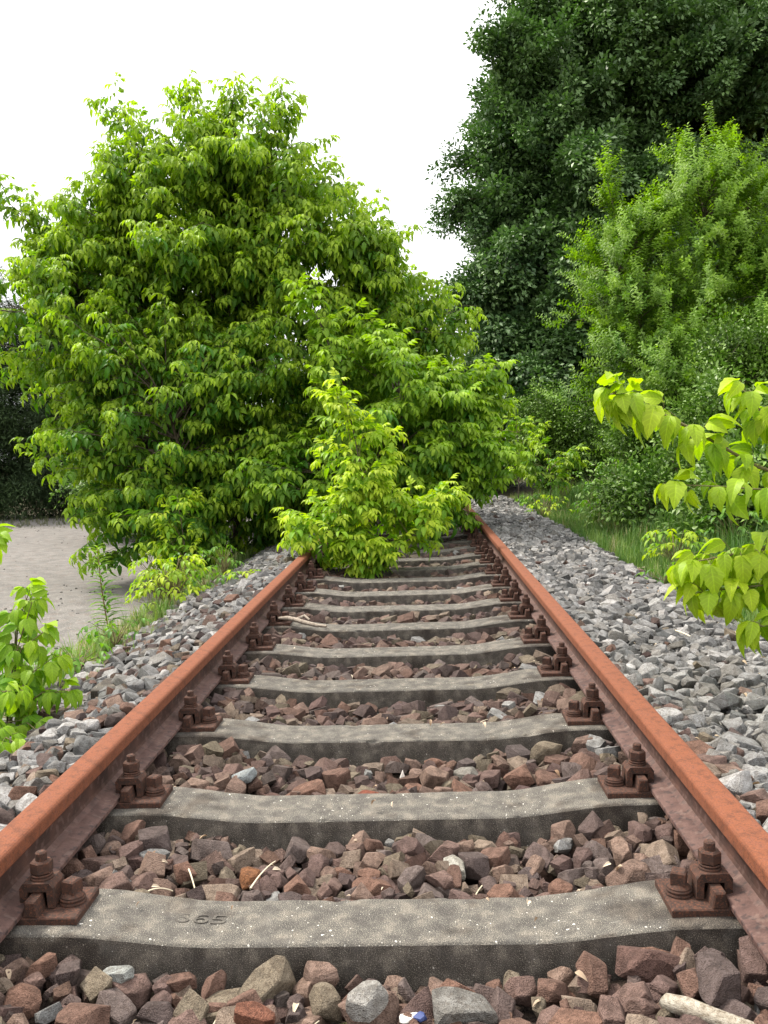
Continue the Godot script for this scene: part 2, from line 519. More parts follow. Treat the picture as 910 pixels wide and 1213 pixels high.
# ------------------------------------------------------------------ sleepers
func sleeper_body(sd: int) -> Mesh:
	var f := noise(9.0, sd, 4)
	var blot := noise(5.0, sd + 70, 5)
	var mb := MB.new()
	mb.colored = true
	var n_x := 240
	var rows := []
	for i in n_x + 1:
		var x := lerpf(-1.2, 1.2, float(i) / n_x)
		var mid := 1.0 - smoothstep(0.30, 0.62, absf(x))
		var top := 0.0 - 0.03 * mid
		var half := lerpf(0.096, 0.088, mid)
		var prof := [Vector2(half + 0.03, -0.19), Vector2(half + 0.012, top - 0.10), Vector2(half + 0.008, top - 0.05), Vector2(half + 0.005, top - 0.02), Vector2(half + 0.003, top - 0.0065), Vector2(half + 0.0005, top - 0.0028), Vector2(half - 0.003, top - 0.0008), Vector2(half - 0.01, top), Vector2(half * 0.6, top + 0.0006), Vector2(half * 0.3, top + 0.001), Vector2(0, top + 0.001)]
		var pts := []
		for p in prof: pts.append(p)
		for k in range(prof.size() - 2, -1, -1): pts.append(Vector2(-prof[k].x, prof[k].y))
		var row := []
		for p in pts:
			var q := Vector3(x, p.y, p.x)
			var e := f.get_noise_3d(q.x * 1.2, q.y * 3.0, q.z * 2.0 + sd)
			var chip := maxf(0.0, f.get_noise_3d(q.x * 0.8 + 40.0, q.z * 4.0, sd * 3.0) - 0.32) * 0.03
			var edge := clampf(1.0 - absf(absf(q.z) - half) / 0.016, 0.0, 1.0) * clampf(1.0 - (top - q.y) / 0.03, 0.0, 1.0)
			q.y += e * 0.0012 - chip * edge
			q.z += (e * 0.002 - chip * edge) * signf(q.z)
			row.append(q)
		rows.append(row)
	var w: int = rows[0].size()
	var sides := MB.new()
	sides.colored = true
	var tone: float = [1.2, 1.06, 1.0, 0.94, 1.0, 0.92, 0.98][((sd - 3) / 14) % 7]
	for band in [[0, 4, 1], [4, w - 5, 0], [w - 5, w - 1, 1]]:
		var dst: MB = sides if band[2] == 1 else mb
		var a0: int = band[0]; var a1: int = band[1]; var bw := a1 - a0 + 1
		var first := dst.v.size()
		for i in rows.size():
			for k in range(a0, a1 + 1):
				var dx: Vector3 = rows[mini(i + 1, n_x)][k] - rows[maxi(i - 1, 0)][k]
				var dk: Vector3 = rows[i][mini(k + 1, a1)] - rows[i][maxi(k - 1, a0)]
				var nn := dk.cross(dx).normalized()
				if nn.dot(Vector3(0, 1, signf(rows[i][k].z))) < 0.0: nn = -nn
				var q: Vector3 = rows[i][k]
				var n1 := blot.get_noise_3d(q.x, q.y * 2.0, q.z * 2.0)
				var near_plate := smoothstep(0.34, 0.60, absf(q.x))
				var dark := smoothstep(0.28, 0.5, n1 + near_plate * 0.34) * 0.62 + near_plate * 0.12
				var pale := smoothstep(0.22, 0.5, blot.get_noise_3d(q.x + 31.0, q.y * 2.0, q.z * 3.0)) * 0.3
				dst.tint = Color(tone, tone, tone).lerp(Color(0.36, 0.31, 0.29), dark).lerp(Color(1.25, 1.2, 1.1), pale)
				dst.vert(q, nn)
		for i in n_x:
			for k in bw - 1:
				var a := first + i * bw + k
				dst.face(a, a + 1, a + bw + 1); dst.face(a, a + bw + 1, a + bw)
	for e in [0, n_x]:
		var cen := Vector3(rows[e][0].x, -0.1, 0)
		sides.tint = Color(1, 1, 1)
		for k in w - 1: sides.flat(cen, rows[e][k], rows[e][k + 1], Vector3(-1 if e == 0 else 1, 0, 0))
	var m := mb.mesh()
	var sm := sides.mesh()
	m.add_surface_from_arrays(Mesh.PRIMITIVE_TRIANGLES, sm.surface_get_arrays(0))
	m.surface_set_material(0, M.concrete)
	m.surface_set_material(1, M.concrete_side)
	return m

func hexagon(r: float, turn := 0.0) -> Array:
	var out := []
	for k in 6: out.append(Vector2(cos(TAU * k / 6 + turn), sin(TAU * k / 6 + turn)) * r)
	return out

func disc(r: float, n := 14) -> Array:
	var out := []
	for k in n: out.append(Vector2(cos(TAU * k / n), sin(TAU * k / n)) * r)
	return out

func box_poly(x0: float, x1: float, z0: float, z1: float) -> Array:
	return [Vector2(x0, z0), Vector2(x1, z0), Vector2(x1, z1), Vector2(x0, z1)]

var plate_meshes := {}

func make_plate_meshes() -> void:
	# a ribbed base plate with x across the rail, y up, z along the rail; one side at a time is mirrored for the other
	var X := Vector3.RIGHT; var Y := Vector3.UP; var Z := Vector3(0, 0, 1)
	var p := MB.new()
	p.prism(box_poly(-0.1725, 0.1725, -0.066, 0.066), Vector3.ZERO, X, Z, Y, -0.004, 0.014, 0.003)
	plate_meshes.plate = p.mesh()
	var s := 1.0
	for k in 2:
		var r := MB.new()
		var zz: Array = [[-0.066, -0.02], [0.02, 0.066]][k]
		r.prism([Vector2(0.0645, 0.013), Vector2(0.096, 0.013), Vector2(0.091, 0.046), Vector2(0.070, 0.046)], Vector3.ZERO, X, Y, Z, zz[0], zz[1], 0.003)
		plate_meshes["rib%d" % k] = r.mesh()
	var c := MB.new()
	c.prism([Vector2(0.046, 0.026), Vector2(0.061, 0.026), Vector2(0.061, 0.049), Vector2(0.100, 0.049), Vector2(0.102, 0.016), Vector2(0.116, 0.016), Vector2(0.114, 0.056), Vector2(0.106, 0.066), Vector2(0.052, 0.066), Vector2(0.045, 0.056)], Vector3.ZERO, X, Y, Z, -0.030, 0.030, 0.0)
	plate_meshes.clip = c.mesh()
	var o := Vector3(0.081, 0, 0)
	plate_meshes.washer = lathe(o, [Vector2(0.0, 0.0655), Vector2(0.0225, 0.0662), Vector2(0.0232, 0.068), Vector2(0.0225, 0.0702), Vector2(0.0195, 0.0712), Vector2(0.0195, 0.0722), Vector2(0.0215, 0.073), Vector2(0.022, 0.0748), Vector2(0.021, 0.0764), Vector2(0.0, 0.077)], 16)
	var n := MB.new()
	n.prism(hexagon(0.0225, 0.5), o, X, Z, Y, 0.0765, 0.103, 0.003)
	plate_meshes.nut = n.mesh()
	var b := MB.new()
	b.prism(disc(0.0115, 12), o, X, Z, Y, 0.04, 0.121, 0.003)
	plate_meshes.bolt = b.mesh()
	var q := Vector3(0.1415, 0, 0)
	plate_meshes.screw_washer = lathe(q, [Vector2(0.0, 0.0135), Vector2(0.0265, 0.0142), Vector2(0.0272, 0.0168), Vector2(0.0262, 0.0195), Vector2(0.023, 0.0205), Vector2(0.023, 0.0215), Vector2(0.0258, 0.0225), Vector2(0.0262, 0.0248), Vector2(0.025, 0.0268), Vector2(0.0, 0.027)], 16)
	plate_meshes.screw_collar = lathe(q, [Vector2(0.0, 0.0265), Vector2(0.0235, 0.0272), Vector2(0.0235, 0.0295), Vector2(0.016, 0.036), Vector2(0.0, 0.037)], 16)
	var sc := MB.new()
	sc.prism([Vector2(-0.0145, -0.0145), Vector2(0.0145, -0.0145), Vector2(0.0145, 0.0145), Vector2(-0.0145, 0.0145)], q, Vector3(0.92, 0, 0.39), Vector3(-0.39, 0, 0.92), Y, 0.033, 0.062, 0.003)
	plate_meshes.screw = sc.mesh()

func lathe(o: Vector3, prof: Array, n: int) -> Mesh:
	var mb := MB.new()
	for i in prof.size() - 1:
		var a: Vector2 = prof[i]; var b: Vector2 = prof[i + 1]
		var e := (b - a).normalized()
		for k in n:
			var u := Vector3(cos(TAU * k / n), 0, sin(TAU * k / n)); var w := Vector3(cos(TAU * (k + 1) / n), 0, sin(TAU * (k + 1) / n))
			var na := (u * e.y - Vector3.UP * e.x).normalized(); var nb := (w * e.y - Vector3.UP * e.x).normalized()
			var i0 := mb.vert(o + u * a.x + Vector3.UP * a.y, na); var i1 := mb.vert(o + w * a.x + Vector3.UP * a.y, nb); var i2 := mb.vert(o + w * b.x + Vector3.UP * b.y, nb); var i3 := mb.vert(o + u * b.x + Vector3.UP * b.y, na)
			if a.x > 0.0: mb.face(i0, i1, i2)
			if b.x > 0.0 or a.x > 0.0: mb.face(i0, i2, i3)
	return mb.mesh()

func fasten(parent: Node3D, x: float, mirrored: bool) -> void:
	# the fastenings on the field side lie under the stones of the shoulders
	var t := Transform3D(Basis(), Vector3(x, 0.001, 0))
	if mirrored: t.basis = Basis(Vector3.UP, PI)
	var plate := part("base_plate", plate_meshes.plate, M.iron, parent, t)
	part("rib", plate_meshes.rib0, M.iron, plate)
	part("rib", plate_meshes.rib1, M.iron, plate)
	part("clamp", plate_meshes.clip, M.iron, plate)
	part("spring_washer", plate_meshes.washer, M.iron, plate)
	part("nut", plate_meshes.nut, M.iron, plate)
	part("bolt", plate_meshes.bolt, M.iron, plate)
	part("spring_washer", plate_meshes.screw_washer, M.iron, plate)
	part("screw_collar", plate_meshes.screw_collar, M.iron, plate)
	part("screw_head", plate_meshes.screw, M.iron, plate)

const ORDINAL := ["nearest", "second", "third", "fourth", "fifth", "sixth", "seventh", "eighth", "ninth", "tenth", "eleventh", "twelfth", "thirteenth", "fourteenth", "fifteenth", "sixteenth", "seventeenth", "eighteenth", "nineteenth", "twentieth"]

func build_sleepers() -> void:
	make_plate_meshes()
	var bodies := []
	for k in 7: bodies.append(sleeper_body(3 + 14 * k))
	for i in sleeper_z.size():
		var lab := "%s grey concrete sleeper counted along the track, with rusted fastenings" % ORDINAL[i]
		if i == 0: lab = "nearest grey concrete sleeper, with a number pressed into its top"
		if i == 9: lab = "grey concrete sleeper at the foot of the yellow green sapling, tenth along the track"
		var o := thing("concrete_sleeper", Vector3(0, 0, -sleeper_z[i] - 0.088), lab, "sleeper", "concrete sleepers under the rails")
		o.rotation.y = [0.0, 0.008, -0.012, 0.006, 0.012, 0.016][i % 6]
		part("beam", bodies[i % 7], null, o)
		fasten(o, -0.751, false)
		fasten(o, 0.751, true)
		if i == 0:
			var tm := TextMesh.new()
			tm.text = "665"
			var fnt := SystemFont.new(); fnt.font_names = PackedStringArray(["Droid Sans"])
			tm.font = fnt
			tm.font_size = 32
			tm.pixel_size = 0.034 / 24.0
			tm.depth = 0.0016
			part("pressed_number", tm, M.engraved, o, Transform3D(Basis(Vector3(1.5, -0.085, 0), Vector3(0, 0, -1), Vector3(0.057, 1, 0)), Vector3(-0.35, -0.0254, 0.0)))

# ------------------------------------------------------------------ rails
func rail_strip(pts: Array, z_near: float, z_far: float, closed_normals := true) -> Mesh:
	var mb := MB.new()
	var steps := 40
	for k in pts.size() - 1:
		var a: Vector2 = pts[k]; var b: Vector2 = pts[k + 1]
		var e := (b - a).normalized()
		var nn := Vector3(e.y, -e.x, 0)
		var prev := [-1, -1]
		for i in steps + 1:
			var z := -lerpf(z_near, z_far, pow(float(i) / steps, 2.0))
			var ia := mb.vert(Vector3(a.x, a.y, z), nn); var ib := mb.vert(Vector3(b.x, b.y, z), nn)
			if i > 0:
				mb.face(prev[0], prev[1], ib); mb.face(prev[0], ib, ia)
			prev = [ia, ib]
	# the near end
	var tri := Geometry2D.triangulate_polygon(PackedVector2Array(pts))
	for k in range(0, tri.size(), 3):
		mb.flat(Vector3(pts[tri[k]].x, pts[tri[k]].y, -z_near), Vector3(pts[tri[k + 1]].x, pts[tri[k + 1]].y, -z_near), Vector3(pts[tri[k + 2]].x, pts[tri[k + 2]].y, -z_near), Vector3(0, 0, 1))
	return mb.mesh()

func build_rails() -> void:
	for s in [-1.0, 1.0]:
		var o := thing("rail", Vector3(0.751 * s, 0.015, 0), "rusty steel rail beside the ballast with the %s" % ("dirt path beyond it" if s < 0 else "wide grey stone shoulder"), "rail", "two rails of the track")
		var H := RAIL_TOP - 0.015
		# profiles run anticlockwise seen from the near end (x right, y up)
		var head := []
		var half := [Vector2(0.0, H), Vector2(0.016, H - 0.0003), Vector2(0.0245, H - 0.0012), Vector2(0.029, H - 0.0032), Vector2(0.0322, H - 0.0068), Vector2(0.0333, H - 0.0105), Vector2(0.0338, H - 0.034), Vector2(0.0325, H - 0.037), Vector2(0.012, H - 0.046)]
		for k in range(half.size() - 1, -1, -1): head.append(Vector2(half[k].x, half[k].y))
		for k in range(1, half.size()): head.append(Vector2(-half[k].x, half[k].y))
		var fixed := head.duplicate(); 
		var foot := [Vector2(0.0625, 0.0), Vector2(0.0625, 0.0085), Vector2(0.061, 0.0105), Vector2(0.024, 0.0185), Vector2(0.0115, 0.0265)]
		var foot_all := foot.duplicate()
		for k in range(foot.size() - 1, -1, -1): foot_all.append(Vector2(-foot[k].x, foot[k].y))
		foot_all.append(foot[0])
		fixed.append(fixed[0])
		part("rail_head", rail_strip(fixed, -0.6, 60.0), M.rail_head, o)
		var web := [Vector2(0.0115, 0.0262), Vector2(0.008, 0.034), Vector2(0.007, 0.05), Vector2(0.0072, H - 0.056), Vector2(0.009, H - 0.05), Vector2(0.0125, H - 0.0452)]
		var web_all := web.duplicate()
		for k in range(web.size() - 1, -1, -1): web_all.append(Vector2(-web[k].x, web[k].y))
		web_all.append(web[0])
		part("rail_web", rail_strip(web_all, -0.6, 60.0), M.rail_web, o)
		part("rail_foot", rail_strip(foot_all, -0.6, 60.0), M.rail_foot, o)

# ------------------------------------------------------------------ ballast
var track_bed: Bed
var west_bed: Bed
var east_bed: Bed

func track_level(x: float, z: float) -> float:
	var edge := smoothstep(0.28, 0.66, absf(x))
	return -0.075 + 0.045 * edge + rough.get_noise_2d(x * 14.0, z * 14.0) * 0.022

func west_level(x: float, z: float) -> float:
	return lerpf(0.085, -0.05, smoothstep(-0.86, -1.3, x)) - 0.16 * smoothstep(-1.25, -1.75, x) + rough.get_noise_2d(x * 9.0, z * 9.0) * 0.03

func east_level(x: float, z: float) -> float:
	return 0.045 + 0.04 * smoothstep(1.0, 0.84, x) - 0.03 * smoothstep(1.0, 1.5, x) - 0.12 * smoothstep(1.5, 1.95, x) + rough.get_noise_2d(x * 9.0, z * 9.0) * 0.03

func bed_floor(bed: Bed, level: Callable, lift: float) -> Mesh:
	var mb := MB.new()
	var nx := 14; var nz := 150
	for j in nz + 1:
		for i in nx + 1:
			var x := lerpf(bed.x0, bed.x0 + bed.nx * bed.cell, float(i) / nx); var z := lerpf(bed.z0, bed.z0 + bed.nz * bed.cell, float(j) / nz)
			mb.vert(Vector3(x, level.call(x, z) + lift, -z), Vector3.UP)
	for j in nz:
		for i in nx:
			var a := j * (nx + 1) + i
			mb.face(a, a + 1, a + nx + 2); mb.face(a, a + nx + 2, a + nx + 1)
	return mb.mesh()

func build_ballast() -> void:
	var brown := []
	for c in [[98, 80, 74], [88, 72, 68], [108, 90, 81], [82, 70, 67], [104, 95, 82], [96, 75, 66], [114, 101, 90], [90, 80, 77]]: brown.append(lin(c[0], c[1], c[2]))
	var grey := []
	for c in [[134, 134, 134], [122, 122, 122], [148, 148, 147], [110, 111, 111], [130, 128, 125], [162, 161, 160]]: grey.append(lin(c[0], c[1], c[2]))
	# between the rails
	var b := Bed.new()
	b.setup(-0.78, 0.78, 1.05, 13.4)
	track_bed = b
	for j in b.nz:
		for i in b.nx:
			var x := b.x0 + i * b.cell; var z := b.z0 + j * b.cell
			b.h[j * b.nx + i] = track_level(x, z) - 0.045
	for sz in sleeper_z:
		for j in range(int((sz - 0.01 - b.z0) / b.cell), int((sz + 0.19 - b.z0) / b.cell)):
			if j < 0 or j >= b.nz: continue
			for i in b.nx: b.h[j * b.nx + i] = 0.0
	var n := 0
	for k in 34000:
		var x := rr(-0.77, 0.77); var z := pow(rng.randf(), 1.35) * 12.3 + 1.06
		var s := 0.012 + 0.024 * pow(rng.randf(), 1.3)
		if rng.randf() < 0.10 and k < 16000: s = rr(0.032, 0.05)
		var top := track_level(x, z)
		if absf(x) > 0.66: top = minf(top, -0.03)
		if absf(x) > 0.56:
			for sz in sleeper_z:
				if absf(z - sz - 0.088) < 0.088 + s: top = -1.0
		var stray := rng.randf() < 0.012
		var tone := Color(1, 1, 1, 0.0 if rng.randf() < 0.02 else 1.0)
		if drop(b, x, z, s, top + (0.012 if stray else 0.0), tone, rr(0.5, 0.72)): n += 1
	var o := Node3D.new(); o.name = "track_ballast"; add_child(o, true); tag(o, "", "", "", "structure")
	part("ballast_floor", bed_floor(b, track_level, -0.05), M.grit, o)
	lay_stones(b, o, M.brown_stones, brown, 300)
	# the shoulders
	for side in [-1, 1]:
		var q := Bed.new()
		var lev := west_level if side < 0 else east_level
		if side < 0: q.setup(-1.95, -0.80, 1.2, 11.5)
		else: q.setup(0.80, 2.05, 1.2, 16.0)
		for j in q.nz:
			for i in q.nx:
				q.h[j * q.nx + i] = lev.call(q.x0 + i * q.cell, q.z0 + j * q.cell) - 0.04
		var far := 10.2 if side < 0 else 14.7
		for k in (17000 if side < 0 else 30000):
			var x := rr(q.x0, q.x0 + q.nx * q.cell); var z := pow(rng.randf(), 1.3) * far + 1.22
			var out := absf(x) - (1.62 if side < 0 else 1.8) - rough.get_noise_2d(z * 30.0, 7.0) * 0.12
			if out > 0.0 and rng.randf() < out * 9.0: continue
			var s := rr(0.018, 0.032)
			if rng.randf() < 0.15: s = rr(0.03, 0.046)
			var reddish := rng.randf() < (0.28 * smoothstep(7.5, 3.5, z) + 0.06 if side < 0 else 0.03 + 0.4 * smoothstep(0.98, 0.84, x) * smoothstep(4.0, 2.6, z))
			drop(q, x, z, s, lev.call(x, z), Color(1, 1, 1, 0.0 if reddish else 1.0), rr(0.5, 0.7))
		var g := Node3D.new(); g.name = "ballast_shoulder" if side < 0 else "ballast_shoulder_001"; add_child(g, true); tag(g, "", "", "", "structure")
		part("ballast_floor", bed_floor(q, lev, -0.045), M.grit, g)
		if side < 0: west_bed = q
		else: east_bed = q
		lay_shoulder(q, g, grey, brown)

func lay_shoulder(q: Bed, g: Node3D, grey: Array, brown: Array) -> void:
	# here the marked stones are the brown ones
	var keep: Array = M.grey_stones
	var swap: Array = M.grey_stones
	M.grey_stones = M.brown_stones
	var greys := grey
	var seen_brown := lin(96, 78, 72)
	for r in q.rock:
		if r[3].a < 0.5: r.append(seen_brown)
	lay_stones_two(q, g, keep, greys, brown)
	M.grey_stones = swap

func lay_stones_two(q: Bed, g: Node3D, mats: Array, tones: Array, others: Array) -> void:
	var seen := PackedFloat32Array(); seen.resize(q.rock.size())
	for k in q.id.size():
		if q.id[k] >= 0: seen[q.id[k]] += 1.0
	var order := []
	for i in q.rock.size():
		var p: Vector3 = q.rock[i][0]
		if seen[i] == 0.0: continue
		var flatx: float = (p.x - EYE.x) / maxf(0.1, -p.z)
		var inside: bool = absf(flatx + 0.037) < 0.44
		order.append([(seen[i] / pow(p.distance_to(EYE), 3.0)) if inside else 0.0, i])
	order.sort_custom(func(a, b): return a[0] > b[0])
	var single := {}
	for k in mini(300, order.size()): single[order[k][1]] = true
	var rest := MB.new()
	rest.colored = true
	for i in q.rock.size():
		var r: Array = q.rock[i]
		var b: Basis = r[2]
		var st: Vector3 = Vector3(rr(0.88, 1.15), rr(0.9, 1.1), rr(0.88, 1.12)) * r[1]
		var odd: bool = r[3].a < 0.5
		if single.has(i):
			part("stone", rocks_near[rng.randi() % rocks_near.size()], M.brown_stones[rng.randi() % M.brown_stones.size()] if odd else mats[rng.randi() % mats.size()], g, Transform3D(b.scaled_local(st), r[0]))
		else:
			if seen[i] == 0.0 and rng.randf() < 0.6: continue
			var src: MB = rocks_far[rng.randi() % rocks_far.size()]
			var first := rest.v.size()
			var bb := b.scaled_local(st)
			var tint: Color = (others[rng.randi() % others.size()] if odd else tones[rng.randi() % tones.size()]) * rr(0.8, 1.2)
			tint.a = 1.0
			for k in src.v.size():
				rest.v.append(bb * src.v[k] + r[0]); rest.n.append((b * src.n[k]).normalized()); rest.uv.append(Vector2.ZERO); rest.c.append(tint)
			for k in src.ix.size(): rest.ix.append(first + src.ix[k])
	tag(part("loose_stones", rest.mesh(), M.stone, g), "", "", "", "stuff")

# ------------------------------------------------------------------ leaves
func leaflet(mb: MB, o: Vector3, d: Vector3, up: Vector3, length: float, width: float, fold: float, droop: float, segs: int, teeth := 0.0) -> void:
	var side := d.cross(up).normalized()
	up = side.cross(d).normalized()
	var rows := []
	for i in segs + 1:
		var t := float(i) / segs
		var p := o + d * length * t * (1.0 - 0.12 * droop * t) - up * droop * length * t * t * 0.55
		var w := width * 0.5 * pow(sin(PI * pow(clampf(t, 0, 1), 0.72)), 0.85) * (1.0 - 0.25 * t)
		if i == segs: w = 0.0
		if teeth > 0.0 and i % 2 == 1 and t > 0.35 and i < segs: w *= 1.0 + teeth
		var tan_d := (d * (1.0 - 0.24 * droop * t) - up * droop * t * 1.1).normalized()
		var u2 := side.cross(tan_d).normalized()
		if u2.dot(up) < 0.0: u2 = -u2
		rows.append([p, w, u2, t])
	for sgn in [-1.0, 1.0]:
		var prev_m := -1; var prev_e := -1
		for r in rows:
			var nn: Vector3 = (r[2] - side * sgn * fold).normalized()
			var m := mb.vert(r[0], nn, Vector2(0.5, r[3]))
			var e := mb.vert(r[0] + side * sgn * r[1] + r[2] * fold * r[1], nn, Vector2(0.5 + 0.5 * sgn, r[3]))
			if prev_m >= 0:
				mb.face(prev_m, prev_e, m)
				if r[1] > 0.0: mb.face(prev_e, e, m)
			prev_m = m; prev_e = e

# a pinnate leaf from the origin along +z, its upper side towards +y; about 1 long
func compound(pairs: int, segs: int, droop: float, teeth: float, sd: int) -> MB:
	var r := RandomNumberGenerator.new(); r.seed = sd
	var mb := MB.new()
	var stalk := 0.32
	var tip := 0.32 + 0.17 * pairs
	var pts := []; var rad := []
	for i in 4:
		var t := i / 3.0
		pts.append(Vector3(0, 0.05 * sin(t * 2.0) - droop * 0.18 * t * t, tip * t)); rad.append(0.008 * (1.2 - 0.5 * t))
	mb.tube(pts, rad, 3)
	var along := func(z: float) -> Vector3:
		var t := z / tip
		return Vector3(0, 0.05 * sin(t * 2.0) - droop * 0.18 * t * t, z)
	for k in pairs:
		var z := stalk + 0.19 * k
		for s in [-1.0, 1.0]:
			var d := Vector3(s * r.randf_range(0.75, 0.95), r.randf_range(-0.45, -0.1) * droop, r.randf_range(0.4, 0.65)).normalized()
			leaflet(mb, along.call(z), d, Vector3(s * 0.25, 1, 0.1).normalized(), r.randf_range(0.44, 0.56), r.randf_range(0.22, 0.27), 0.35, droop * r.randf_range(0.8, 1.3), segs, teeth)
	leaflet(mb, along.call(tip), Vector3(r.randf_range(-0.15, 0.15), -0.35 * droop, 1).normalized(), Vector3.UP, r.randf_range(0.5, 0.6), r.randf_range(0.26, 0.32), 0.3, droop * 1.1, segs, teeth)
	return mb

# little leaves strewn through a ball about 1 across, for crowns seen from afar
func clump(count: int, size: float, slender: float, sd: int, lift := 0.35) -> Mesh:
	var r := RandomNumberGenerator.new(); r.seed = sd
	var mb := MB.new()
	for i in count:
		var p := Vector3(r.randf_range(-1, 1), r.randf_range(-1, 1), r.randf_range(-1, 1))
		while p.length() > 1.0: p = Vector3(r.randf_range(-1, 1), r.randf_range(-1, 1), r.randf_range(-1, 1))
		p *= 0.5
		var d := (p.normalized() * 0.8 + Vector3(r.randf_range(-1, 1), r.randf_range(-0.9, 0.5), r.randf_range(-1, 1))).normalized()
		var up := (Vector3(0, 1, 0) * lift + Vector3(r.randf_range(-1, 1), r.randf_range(0, 1), r.randf_range(-1, 1))).normalized()
		var side := d.cross(up).normalized()
		up = side.cross(d).normalized()
		var l := size * r.randf_range(0.7, 1.25); var w := l * slender
		var a := mb.vert(p, up); var b := mb.vert(p + d * l * 0.5 + side * w * 0.5 + up * w * 0.15, (up - side * 0.3).normalized()); var c := mb.vert(p + d * l - up * l * 0.12, up); var e := mb.vert(p + d * l * 0.5 - side * w * 0.5 + up * w * 0.15, (up + side * 0.3).normalized())
		mb.face(a, b, c); mb.face(a, c, e)
	return mb.mesh()

# a feathery upright twig with many narrow leaves along +y, 1 long
func plume(count: int, leaf: float, slender: float, sd: int) -> Mesh:
	var r := RandomNumberGenerator.new(); r.seed = sd
	var mb := MB.new()
	for i in count:
		var t := float(i) / count
		var p := Vector3(r.randf_range(-0.03, 0.03), t, r.randf_range(-0.03, 0.03))
		var a := i * 2.4 + r.randf_range(-0.4, 0.4)
		var d := Vector3(cos(a), r.randf_range(0.0, 0.9), sin(a)).normalized()
		leaflet(mb, p, d, (Vector3.UP + Vector3(r.randf_range(-0.4, 0.4), 0, r.randf_range(-0.4, 0.4))).normalized(), leaf * r.randf_range(0.7, 1.2) * (1.1 - 0.4 * t), leaf * slender, 0.2, 0.5, 2)
	return mb.mesh()

func curve_pts(a: Vector3, c: Vector3, b: Vector3, n: int) -> Array:
	var out := []
	for i in n + 1:
		var t := float(i) / n
		out.append(a.lerp(c, t).lerp(c.lerp(b, t), t))
	return out

func taper(r0: float, r1: float, n: int) -> Array:
	var out := []
	for i in n + 1: out.append(lerpf(r0, r1, pow(float(i) / n, 0.8)))
	return out

func frame(d: Vector3, up: Vector3) -> Basis:
	var z := d.normalized()
	var x := up.cross(z)
	if x.length() < 0.01: x = Vector3.RIGHT.cross(z)
	x = x.normalized()
	return Basis(x, z.cross(x), z)

